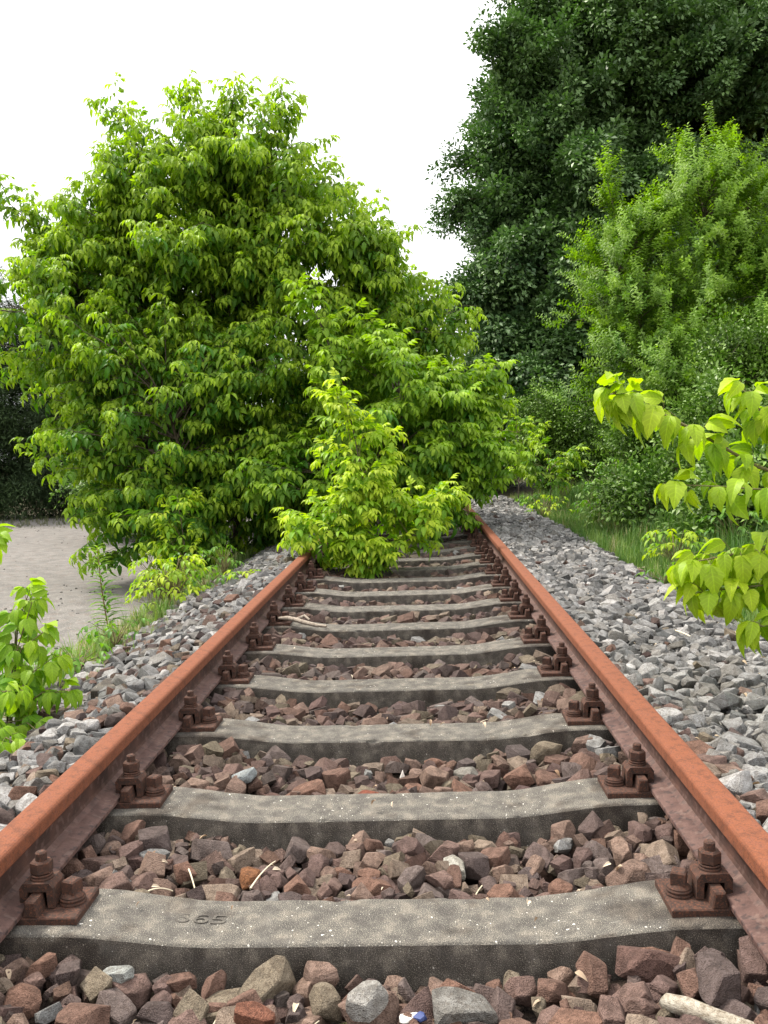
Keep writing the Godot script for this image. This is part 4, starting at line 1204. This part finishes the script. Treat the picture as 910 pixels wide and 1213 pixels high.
func build_near_shrubs() -> void:
	var blades := []
	for k in 5:
		var mb := MB.new()
		leaflet(mb, Vector3.ZERO, Vector3(0, 0, 1), Vector3.UP, 0.66, [0.40, 0.36, 0.44, 0.38, 0.42][k], [0.25, 0.4, 0.18, 0.3, 0.35][k], [1.0, 1.3, 0.8, 1.5, 1.1][k], 8, [0.18, 0.1, 0.22, 0.14, 0.2][k])
		blades.append(mb.mesh())
	var tones := maple_tones(Color(0.24, 0.46, 0.022), Color(0.56, 0.72, 0.035), 7)
	var o := thing("maple_branch", Vector3(2.0, -0.05, -3.5), "large leaved yellow green maple shrub reaching over the grey stones beside the rail", "shrub")
	var b := o.position
	var rel := func(list: Array) -> Array:
		var out := []
		for p in list: out.append(p - b)
		return out
	for q in [
		[[Vector3(2.0, -0.05, -3.5), Vector3(1.75, 0.42, -3.3), Vector3(1.45, 0.74, -3.1), Vector3(1.18, 0.82, -2.98), Vector3(0.95, 0.95, -2.92), Vector3(0.80, 1.03, -2.9), Vector3(0.72, 1.06, -2.88)], 0.009, 0.14, 0.48, 0.057],
		[[Vector3(1.6, 0.55, -3.2), Vector3(1.4, 0.78, -3.05), Vector3(1.22, 0.94, -2.95), Vector3(1.12, 1.05, -2.9)], 0.006, 0.13, 0.3, 0.062],
		[[Vector3(1.55, 0.62, -3.15), Vector3(1.38, 0.72, -2.95), Vector3(1.2, 0.75, -2.85), Vector3(1.02, 0.77, -2.8), Vector3(0.88, 0.78, -2.8)], 0.005, 0.13, 0.35, 0.08],
		[[Vector3(1.55, 0.66, -3.2), Vector3(1.4, 0.88, -3.1), Vector3(1.3, 0.96, -3.0), Vector3(1.22, 0.98, -2.95)], 0.005, 0.135, 0.2, 0.062],
		[[Vector3(1.95, 0.05, -3.45), Vector3(1.6, 0.42, -3.2), Vector3(1.3, 0.57, -3.0), Vector3(1.1, 0.56, -2.9), Vector3(0.93, 0.54, -2.85)], 0.007, 0.145, 0.42, 0.055],
		[[Vector3(1.95, 0.05, -3.45), Vector3(1.6, 0.30, -3.1), Vector3(1.35, 0.45, -2.95), Vector3(1.14, 0.46, -2.88), Vector3(0.97, 0.45, -2.85)], 0.006, 0.14, 0.35, 0.055],
		[[Vector3(1.7, 0.34, -3.25), Vector3(1.5, 0.52, -3.05), Vector3(1.3, 0.58, -2.95), Vector3(1.14, 0.57, -2.9)], 0.006, 0.14, 0.3, 0.06],
		[[Vector3(1.8, 0.2, -3.3), Vector3(1.5, 0.30, -3.0), Vector3(1.3, 0.36, -2.85), Vector3(1.13, 0.35, -2.8)], 0.005, 0.135, 0.3, 0.055]]:
		leafy_branch(o, rel.call(q[0]), q[1], q[2], tones, [], blades, q[3], q[4])
	# the leafy shoot at the near edge of the dirt path
	var green := maple_tones(Color(0.14, 0.36, 0.025), Color(0.42, 0.62, 0.04), 7)
	var w := thing("maple_shoot", Vector3(-1.5, -0.2, -3.5), "leafy green maple shoot rising from the near edge of the stones by the path", "shrub")
	var c := w.position
	for q in [[Vector3(-1.5, -0.2, -3.5), Vector3(-1.46, 0.05, -3.45), Vector3(-1.39, 0.22, -3.4), Vector3(-1.33, 0.38, -3.4)], [Vector3(-1.5, -0.2, -3.5), Vector3(-1.42, 0.0, -3.4), Vector3(-1.34, 0.12, -3.35), Vector3(-1.25, 0.18, -3.35)], [Vector3(-1.5, -0.2, -3.45), Vector3(-1.46, 0.0, -3.3), Vector3(-1.38, 0.1, -3.2), Vector3(-1.3, 0.12, -3.15)], [Vector3(-1.5, -0.2, -3.5), Vector3(-1.42, -0.05, -3.35), Vector3(-1.34, -0.03, -3.3), Vector3(-1.24, -0.05, -3.2)], [Vector3(-1.6, -0.2, -3.5), Vector3(-1.62, 0.2, -3.45), Vector3(-1.56, 0.45, -3.35), Vector3(-1.42, 0.62, -3.3)], [Vector3(-1.5, -0.2, -3.6), Vector3(-1.48, 0.1, -3.55), Vector3(-1.44, 0.26, -3.5), Vector3(-1.40, 0.34, -3.5)], [Vector3(-1.55, -0.2, -3.4), Vector3(-1.45, -0.02, -3.15), Vector3(-1.36, 0.02, -3.05), Vector3(-1.24, -0.02, -3.0)], [Vector3(-1.5, -0.2, -3.5), Vector3(-1.44, 0.04, -3.4), Vector3(-1.36, 0.22, -3.36), Vector3(-1.27, 0.28, -3.33)], [Vector3(-1.5, -0.2, -3.5), Vector3(-1.4, -0.02, -3.42), Vector3(-1.3, 0.05, -3.38), Vector3(-1.2, 0.06, -3.34)], [Vector3(-1.5, -0.2, -3.5), Vector3(-1.46, 0.06, -3.5), Vector3(-1.42, 0.3, -3.48), Vector3(-1.36, 0.42, -3.46)]]:
		var pts := []
		for p in q: pts.append(p - c)
		leafy_branch(w, pts, 0.005, 0.12, green, [], blades, 0.2, 0.062)

# ------------------------------------------------------------------ weeds and grass
func rosette(o: Node3D, count: int, leaf: float, height: float, spread: float, tones: Array, mesh: Mesh) -> void:
	var st := MB.new()
	for k in count:
		var a := k * 2.4 + rr(-0.3, 0.3)
		var tip := Vector3(cos(a) * spread * rr(0.3, 1.0), height * rr(0.35, 1.0), sin(a) * spread * rr(0.3, 1.0))
		st.tube([Vector3.ZERO, tip * 0.5 + Vector3(0, height * 0.15, 0), tip], [0.003, 0.0025, 0.0015], 3)
		var d := (Vector3(tip.x, 0, tip.z).normalized() + Vector3(0, rr(-0.3, 0.2), 0)).normalized()
		part("leaf", mesh, tones[rng.randi() % tones.size()], o, Transform3D(frame(d, (Vector3.UP + ball() * 0.3).normalized()).scaled(Vector3.ONE * leaf * rr(0.75, 1.2)), tip))
	part("stalks", st.mesh(), M.twig, o).set_meta("kind", "stuff")

func build_weeds() -> void:
	var c1 := compound(1, 4, 0.8, 0.15, 71).mesh()
	var y_tones := maple_tones(Color(0.24, 0.44, 0.03), Color(0.56, 0.70, 0.04), 5)
	var g_tones := maple_tones(Color(0.10, 0.25, 0.035), Color(0.20, 0.40, 0.05), 4)
	rosette(thing("maple_seedling", Vector3(-1.72, -0.22, -6.75), "bright yellow green bushy seedling between the path and the stones", "seedling"), 110, 0.12, 0.4, 0.25, y_tones, c1)
	rosette(thing("weed", Vector3(-1.5, -0.14, -6.95), "low blue green weed beside the bright bushy seedling", "weed"), 24, 0.10, 0.2, 0.2, g_tones, c1)
	rosette(thing("weed", Vector3(-1.78, -0.2, -7.6), "dark green weed behind the bright bushy seedling", "weed"), 16, 0.11, 0.34, 0.16, g_tones, c1)
	rosette(thing("weed", Vector3(-1.16, 0.0, -6.75), "flat pale green weed lying on the stones near the rail", "weed"), 12, 0.09, 0.07, 0.1, y_tones, c1)
	rosette(thing("maple_seedling", Vector3(1.98, -0.08, -6.9), "small pale green seedling in the grass behind the big leaved branch", "seedling"), 40, 0.12, 0.36, 0.2, y_tones, c1)
	rosette(thing("weed", Vector3(1.72, -0.06, -6.2), "low green weed at the edge of the grey stones", "weed"), 12, 0.09, 0.16, 0.12, g_tones, c1)
	for k in 5:
		rosette(thing("weed", [Vector3(-1.66, -0.18, -5.3), Vector3(-1.98, -0.36, -7.2), Vector3(-1.55, -0.12, -4.4), Vector3(-2.05, -0.38, -5.4), Vector3(-1.6, -0.14, -8.1)][k], ["small weed between the stones and the tall narrow leaved weed", "leafy weed on the path side of the bright bushy seedling", "small weed by the stones behind the near leafy shoot", "low weed on the path just before the tall narrow leaved weed", "weed at the stones' edge before the broad maple"][k], "weed", "weeds along the path"), 20, 0.1, [0.16, 0.34, 0.14, 0.18, 0.26][k], 0.16, g_tones if k != 1 else y_tones, c1)
	for k in 9:
		rosette(thing("weed", [Vector3(1.75, -0.06, -12.2), Vector3(2.3, -0.05, -11.6), Vector3(2.5, -0.05, -9.6), Vector3(1.85, -0.08, -13.6), Vector3(2.6, -0.05, -7.4), Vector3(2.7, -0.05, -12.6), Vector3(2.15, -0.06, -10.4), Vector3(3.0, -0.05, -11.2), Vector3(2.35, -0.05, -14.4)][k], ["low bright weed by the stones at the far end of the grass", "leafy weed standing deep in the far grass", "leafy weed in the middle of the grass bank", "weed below the thin far saplings", "leafy weed at the back of the near grass", "tall weed near the small green shrub by the light green tree", "weed leaning out of the grass over the stones half way along", "tall weed beside the dark green shrub behind the grass", "tall weed behind the thin far saplings"][k], "weed", "weeds in the grass bank"), 30, 0.12, [0.3, 0.5, 0.5, 0.3, 0.5, 0.8, 0.4, 0.7, 0.8][k], 0.28, y_tones if k == 0 else g_tones, c1)
	# the tall narrow leaved weed at the edge of the path
	var w := thing("tall_weed", Vector3(-1.93, -0.36, -6.05), "tall narrow leaved green weed with a reddish stem at the path's edge", "weed")
	var st := MB.new()
	st.tube([Vector3.ZERO, Vector3(-0.03, 0.2, 0), Vector3(-0.055, 0.42, 0), Vector3(-0.07, 0.7, 0)], [0.005, 0.0045, 0.0035, 0.002], 5)
	part("stem", st.mesh(), M.red_stem, w)
	var nl := MB.new()
	leaflet(nl, Vector3.ZERO, Vector3(0, 0, 1), Vector3.UP, 1.0, 0.2, 0.25, 0.7, 5)
	var nlm := nl.mesh()
	for k in 90:
		var t := 0.22 + 0.78 * k / 90.0
		var a := k * 2.4
		var d := Vector3(cos(a), rr(0.1, 0.5) + t * 0.4, sin(a)).normalized()
		part("leaf", nlm, (y_tones[1] if t > 0.8 else g_tones[2 + k % 2]) if k % 3 else y_tones[0], w, Transform3D(frame(d, Vector3.UP).scaled(Vector3.ONE * lerpf(0.17, 0.08, t * t) * rr(0.8, 1.15)), Vector3(-0.07 * t, 0.7 * t, 0)))
	# grass
	var r := RandomNumberGenerator.new(); r.seed = 9
	var mb := MB.new()
	for k in 16:
		var a := r.randf() * TAU
		var lean := r.randf_range(0.1, 0.55)
		var p0 := Vector3(r.randf_range(-0.1, 0.1), 0, r.randf_range(-0.1, 0.1))
		var d := Vector3(cos(a), 0, sin(a))
		var h := r.randf_range(0.5, 1.0)
		var sd := Vector3(-d.z, 0, d.x) * r.randf_range(0.008, 0.013)
		var pts := [p0, p0 + d * lean * 0.15 * h + Vector3(0, 0.4 * h, 0), p0 + d * lean * 0.5 * h + Vector3(0, 0.75 * h, 0), p0 + d * lean * 1.05 * h + Vector3(0, (1.0 - lean * 0.35) * h, 0)]
		var nn := (Vector3(0, 0.5, 0) - d).normalized()
		var pa := -1; var pb := -1
		for i in 4:
			var wd := [1.0, 0.9, 0.6, 0.05][i] as float
			var ia := mb.vert(pts[i] + sd * wd, nn); var ib := mb.vert(pts[i] - sd * wd, nn)
			if i > 0:
				mb.face(pa, pb, ib); mb.face(pa, ib, ia)
			pa = ia; pb = ib
	var tuft := mb.mesh()
	var where := []; var tints := []
	for k in 9000:
		var z := pow(rng.randf(), 1.2) * 14.6 + 1.6
		var x := 1.72 + rough.get_noise_2d(z * 30.0, 7.0) * 0.14 + pow(rng.randf(), 1.3) * 2.2
		var deep := smoothstep(1.75, 2.6, x)
		var sc := rr(0.10, 0.24) + deep * rr(0.06, 0.28)
		where.append(Transform3D(Basis(Vector3.UP, rr(0, TAU)).scaled(Vector3(0.9, 1, 0.9) * sc), Vector3(x, land(x, z) - 0.01 + (0.06 if x < 1.9 else 0.0), -z)))
		tints.append(Color(0.07, 0.155, 0.03).lerp(Color(0.22, 0.30, 0.08), clampf(rr(-0.25, 0.9) - deep * 0.35, 0, 1)) if rng.randf() > 0.07 else Color(0.34, 0.29, 0.17))
	for k in 1500:
		var z := rr(3.2, 10.0)
		var x := -1.68 - rough.get_noise_2d(z * 30.0, 7.0) * 0.1 - pow(rng.randf(), 1.6) * 0.62
		var sc := rr(0.04, 0.10) if rng.randf() < 0.7 else rr(0.1, 0.24)
		where.append(Transform3D(Basis(Vector3.UP, rr(0, TAU)).scaled(Vector3(1.4, 1, 1.4) * sc), Vector3(x, land(x, z) + 0.01, -z)))
		tints.append(Color(0.11, 0.21, 0.045).lerp(Color(0.30, 0.36, 0.12), rng.randf()) if rng.randf() > 0.25 else Color(0.40, 0.34, 0.21))
	for k in 1500:
		var z := rr(17.5, 21.5); var x := rr(-16.0, -3.0)
		where.append(Transform3D(Basis(Vector3.UP, rr(0, TAU)).scaled(Vector3.ONE * rr(0.08, 0.2) * smoothstep(17.3, 19.5, z)), Vector3(x, land(x, z), -z)))
		tints.append(Color(0.06, 0.085, 0.03).lerp(Color(0.16, 0.15, 0.08), rng.randf()))
	for k in 260:
		var z := rr(3.0, 9.5)
		var x := -1.3 - rng.randf() * 0.4
		where.append(Transform3D(Basis(Vector3.UP, rr(0, TAU)).scaled(Vector3.ONE * rr(0.03, 0.09)), Vector3(x, west_bed.at(x, z) - 0.015, -z)))
		tints.append(Color(0.12, 0.22, 0.05).lerp(Color(0.32, 0.34, 0.14), rng.randf()))
	copies("grass", tuft, M.grass, self, where, tints)
	var chips := []; var chip_tints := []
	for k in 600:
		var z := rr(3.0, 19.0); var x := rr(-9.0, -2.4)
		if rng.randf() < 0.5: x = -2.3 - pow(rng.randf(), 2.0) * 1.5
		chips.append(Transform3D(Basis.from_euler(Vector3(rr(-0.4, 0.4), rr(0, TAU), rr(-0.4, 0.4))).scaled(Vector3.ONE * rr(0.005, 0.014)), Vector3(x, land(x, z) + 0.014, -z)))
		chip_tints.append(Color(0.16, 0.155, 0.15).lerp(Color(0.26, 0.25, 0.24), rng.randf()))
	copies("gravel", rocks_far[0].mesh(), M.stone, self, chips, chip_tints)

# ------------------------------------------------------------------ single stones, twigs and litter on the track
func lying(called: String, mesh: Mesh, mat: Material, at: Transform3D, label: String, category: String, group := "") -> MeshInstance3D:
	var o := part(called, mesh, mat, self, at)
	tag(o, label, category, group)
	return o

func odd_stone(x: float, z: float, s: float, c: Array, label: String, sink := 0.35, shape := Vector3(1.1, 0.85, 1.0), turn := 0.0, fixed := 9.0) -> void:
	var m := toned_stone("odd stone", [M.stone.albedo_texture, M.stone.heightmap_texture], c)
	var y := track_bed.at(x, z) if fixed > 8.0 else fixed
	var b := Basis.from_euler(Vector3(rr(-0.2, 0.2), turn if turn != 0.0 else rr(0, TAU), rr(-0.3, 0.3)))
	lying("stone", rock_mesh(13, 0.04, 0.12).mesh(), m, Transform3D(b.scaled_local(shape * s), Vector3(x, y + s * sink, -z)), label, "stone", "odd coloured stones among the brown ballast")

func build_small_things() -> void:
	odd_stone(0.0, 1.56, 0.036, [140, 138, 134], "rounded grey and white stone on the ballast before the nearest sleeper")
	odd_stone(0.165, 1.575, 0.05, [118, 116, 112], "big angular grey stone on the ballast before the nearest sleeper", 0.3, Vector3(1.25, 0.8, 0.9), 0.3)
	odd_stone(-0.47, 1.655, 0.03, [150, 153, 150], "small pale grey stone touching the nearest sleeper below the fastening")
	odd_stone(0.175, 2.14, 0.034, [156, 154, 145], "pale whitish stone between the nearest and second sleepers", 0.6)
	odd_stone(-0.42, 2.66, 0.036, [142, 149, 151], "pale bluish grey stone between the second and third sleepers", 0.5)
	odd_stone(-0.02, 3.18, 0.046, [186, 176, 158], "large cream white stone between the third and fourth sleepers", 0.7)
	odd_stone(0.24, 2.79, 0.044, [124, 121, 115], "oval grey stone lying against the third sleeper", 0.6)
	odd_stone(-0.19, 1.53, 0.032, [118, 78, 62], "orange red stone on the ballast before the nearest sleeper", 0.5)
	odd_stone(-0.30, 2.10, 0.03, [124, 84, 56], "orange stone between the nearest and second sleepers", 0.6)
	odd_stone(-0.05, 2.60, 0.034, [122, 70, 54], "round red orange stone between the second and third sleepers", 0.6)
	odd_stone(0.53, 1.68, 0.075, [96, 74, 68], "very large flat brown stone lying against the nearest sleeper near the rail", 0.0, Vector3(1.15, 0.7, 0.75), 0.15, -0.055)
	# wood
	var st := MB.new()
	st.tube([Vector3(-0.004, 0.002, -0.004), Vector3(0.0, 0, 0), Vector3(0.03, 0.003, 0.02), Vector3(0.07, 0.003, 0.052), Vector3(0.11, 0.0, 0.08), Vector3(0.15, 0.002, 0.12)], [0.009, 0.014, 0.016, 0.0145, 0.0155, 0.0135], 9, true)
	lying("wooden_stick", st.mesh(), M.bleached, Transform3D(Basis(), Vector3(0.505, -0.028, -1.53)), "thick bleached white stick lying on the brown stones", "stick")
	var dw := MB.new()
	dw.tube([Vector3(0, 0.02, -0.03), Vector3(0.05, 0.024, 0.0), Vector3(0.09, 0.02, 0.02), Vector3(0.15, 0.014, 0.08), Vector3(0.22, 0.006, 0.13), Vector3(0.27, 0.004, 0.15)], [0.008, 0.013, 0.012, 0.012, 0.010, 0.007], 7, true)
	dw.tube([Vector3(0.10, 0.02, 0.02), Vector3(0.14, 0.034, 0.0), Vector3(0.17, 0.02, 0.04)], [0.01, 0.009, 0.006], 6, true)
	lying("driftwood_branch", dw.mesh(), M.driftwood, Transform3D(Basis(), Vector3(-0.64, 0.015, -4.86)), "crooked grey dead branch lying across the stones by the fastening", "branch")
	# a white scrap stuck upright against the third sleeper, and a crumpled one
	var sc := MB.new()
	sc.prism([Vector2(-0.012, 0), Vector2(0.012, 0), Vector2(0.011, 0.035), Vector2(0.006, 0.052), Vector2(-0.004, 0.03)], Vector3.ZERO, Vector3.RIGHT, Vector3.UP, Vector3(0, 0, 1), -0.0012, 0.0012)
	var white := StandardMaterial3D.new(); white.resource_name = "white plastic"; white.albedo_color = s3(218, 212, 204); white.roughness = 0.6
	lying("plastic_scrap", sc.mesh(), white, Transform3D(Basis(Vector3(0, 1, 0), 0.4), Vector3(0.04, track_bed.at(0.04, 2.72) - 0.012, -2.74)), "white pointed scrap standing upright in the stones before the third sleeper", "scrap")
	var cr := rock_mesh(16, 0.03, 0.1)
	var pack := thing("crumpled_wrapper", Vector3(0.075, track_bed.at(0.075, 1.565) + 0.008, -1.56), "crumpled white wrapper with a blue patch on the nearest stones", "wrapper")
	part("wrapper", cr.mesh(), white, pack, Transform3D(Basis(Vector3(0, 1, 0), 0.5).scaled(Vector3(0.022, 0.012, 0.014)), Vector3.ZERO))
	var blue := StandardMaterial3D.new(); blue.resource_name = "blue print"; blue.albedo_color = s3(44, 58, 104); blue.roughness = 0.6
	part("blue_patch", rock_mesh(12, 0.0, 0.2).mesh(), blue, pack, Transform3D(Basis(Vector3(0, 1, 0), 1.1).scaled(Vector3(0.012, 0.007, 0.010)), Vector3(0.018, 0.006, 0.004)))
	# dry stalks
	var k := 0
	for q in [[-0.285, 2.02, -0.255, 2.19, "long straight pale straw lying between the nearest and second sleepers"], [-0.435, 2.07, -0.40, 2.0, "short pale straw near the fastening behind the nearest sleeper"], [-0.50, 1.96, -0.45, 1.985, "bent pale straw touching the back of the nearest sleeper"], [-0.105, 1.50, -0.085, 1.57, "thin pale straw among the stones before the nearest sleeper"], [-0.29, 1.50, -0.255, 1.57, "slanting pale straw before the nearest sleeper"], [0.21, 2.05, 0.25, 2.12, "short pale straw beside the whitish stone"], [0.27, 3.22, 0.34, 3.30, "pale straw between the third and fourth sleepers"]]:
		var a := Vector3(q[0], track_bed.at(q[0], q[1]) + 0.004, -q[1]); var b := Vector3(q[2], track_bed.at(q[2], q[3]) + 0.006, -q[3])
		var m := MB.new()
		m.tube(curve_pts(Vector3.ZERO, (b - a) * 0.5 + Vector3(0, 0.014, 0), b - a, 6), taper(0.0022, 0.0014, 6), 5)
		lying("straw", m.mesh(), M.straw, Transform3D(Basis(), a), q[4], "straw", "dry straws on the ballast")
		k += 1
	for q in [[1.28, 4.35, 1.36, 4.15, "pale dry twig lying on the grey stone shoulder"], [1.72, 7.2, 1.98, 6.9, "long pale dry stalk lying where the grass meets the grey stones"]]:
		var a := Vector3(q[0], east_bed.at(q[0], q[1]) + 0.006, -q[1]); var b := Vector3(q[2], maxf(east_bed.at(q[2], q[3]), -0.02) + 0.01, -q[3])
		var m := MB.new()
		m.tube(curve_pts(Vector3.ZERO, (b - a) * 0.5 + Vector3(0, 0.02, 0), b - a, 6), taper(0.005, 0.003, 6), 5)
		lying("dry_stalk", m.mesh(), M.straw, Transform3D(Basis(), a), q[4], "stalk")
	# bits of dead leaf strewn over stones and sleepers
	var bit := MB.new()
	leaflet(bit, Vector3.ZERO, Vector3(0, 0, 1), Vector3.UP, 1.0, 0.5, 0.6, 1.2, 4)
	var where := []; var tints := []
	for i in 420:
		var x := rr(-0.7, 0.7); var z := pow(rng.randf(), 1.6) * 7.0 + 1.45
		var y := track_bed.at(x, z)
		if y > -0.02 and rng.randf() < 0.8: continue
		where.append(Transform3D(Basis.from_euler(Vector3(rr(-0.5, 0.5), rr(0, TAU), rr(-0.6, 0.6))).scaled(Vector3.ONE * rr(0.008, 0.026)), Vector3(x, y + 0.004, -z)))
		tints.append(Color(0.55, 0.47, 0.36).lerp(Color(0.24, 0.15, 0.09), pow(rng.randf(), 1.2)))
	for i in 260:
		var x := rr(0.85, 1.75); var z := pow(rng.randf(), 1.3) * 8.0 + 1.8
		where.append(Transform3D(Basis.from_euler(Vector3(rr(-0.5, 0.5), rr(0, TAU), rr(-0.6, 0.6))).scaled(Vector3.ONE * rr(0.01, 0.03)), Vector3(x, east_bed.at(x, z) + 0.004, -z)))
		tints.append(Color(0.5, 0.42, 0.3).lerp(Color(0.24, 0.16, 0.1), rng.randf()))
	copies("dead_leaves", bit.mesh(), leaf_material("dead leaf", null, Color(0.5, 0.45, 0.35), 0.8), self, where, tints)

# ------------------------------------------------------------------ the scene
func _ready() -> void:
	rng.seed = 20240611
	rough.seed = 5; rough.frequency = 0.09; rough.fractal_octaves = 4
	var cam := Camera3D.new()
	cam.name = "camera"
	cam.position = EYE
	cam.rotation_degrees = Vector3(-3.878, 2.115, -1.8)
	cam.fov = 57.3
	cam.near = 0.05
	cam.far = 800.0
	cam.current = true
	add_child(cam)
	var we := WorldEnvironment.new()
	we.name = "world_environment"
	var env := Environment.new()
	env.background_mode = Environment.BG_SKY
	var sm := ProceduralSkyMaterial.new()
	sm.sky_top_color = Color(1.04, 1.04, 1.04)
	sm.sky_horizon_color = Color(0.76, 0.765, 0.77)
	sm.sky_curve = 0.35
	sm.sky_energy_multiplier = 1.0
	sm.ground_bottom_color = Color(0.25, 0.25, 0.2)
	sm.ground_horizon_color = Color(0.4, 0.4, 0.35)
	sm.sun_angle_max = 1.0
	env.sky = Sky.new()
	env.sky.sky_material = sm
	env.tonemap_mode = Environment.TONE_MAPPER_LINEAR
	env.tonemap_exposure = 2.45
	env.sdfgi_enabled = true
	env.ssao_enabled = true
	env.ssil_enabled = true
	we.environment = env
	add_child(we)
	var sun := DirectionalLight3D.new()
	sun.name = "sun"
	sun.light_energy = 0.95
	sun.light_color = Color(1.0, 0.97, 0.92)
	sun.light_angular_distance = 12.0
	sun.shadow_enabled = true
	sun.rotation_degrees = Vector3(-56, 243, 0)
	add_child(sun)
	make_materials()
	make_rocks()
	build_ground()
	build_rails()
	build_sleepers()
	build_ballast()
	build_trees()
	build_near_shrubs()
	build_weeds()
	build_small_things()
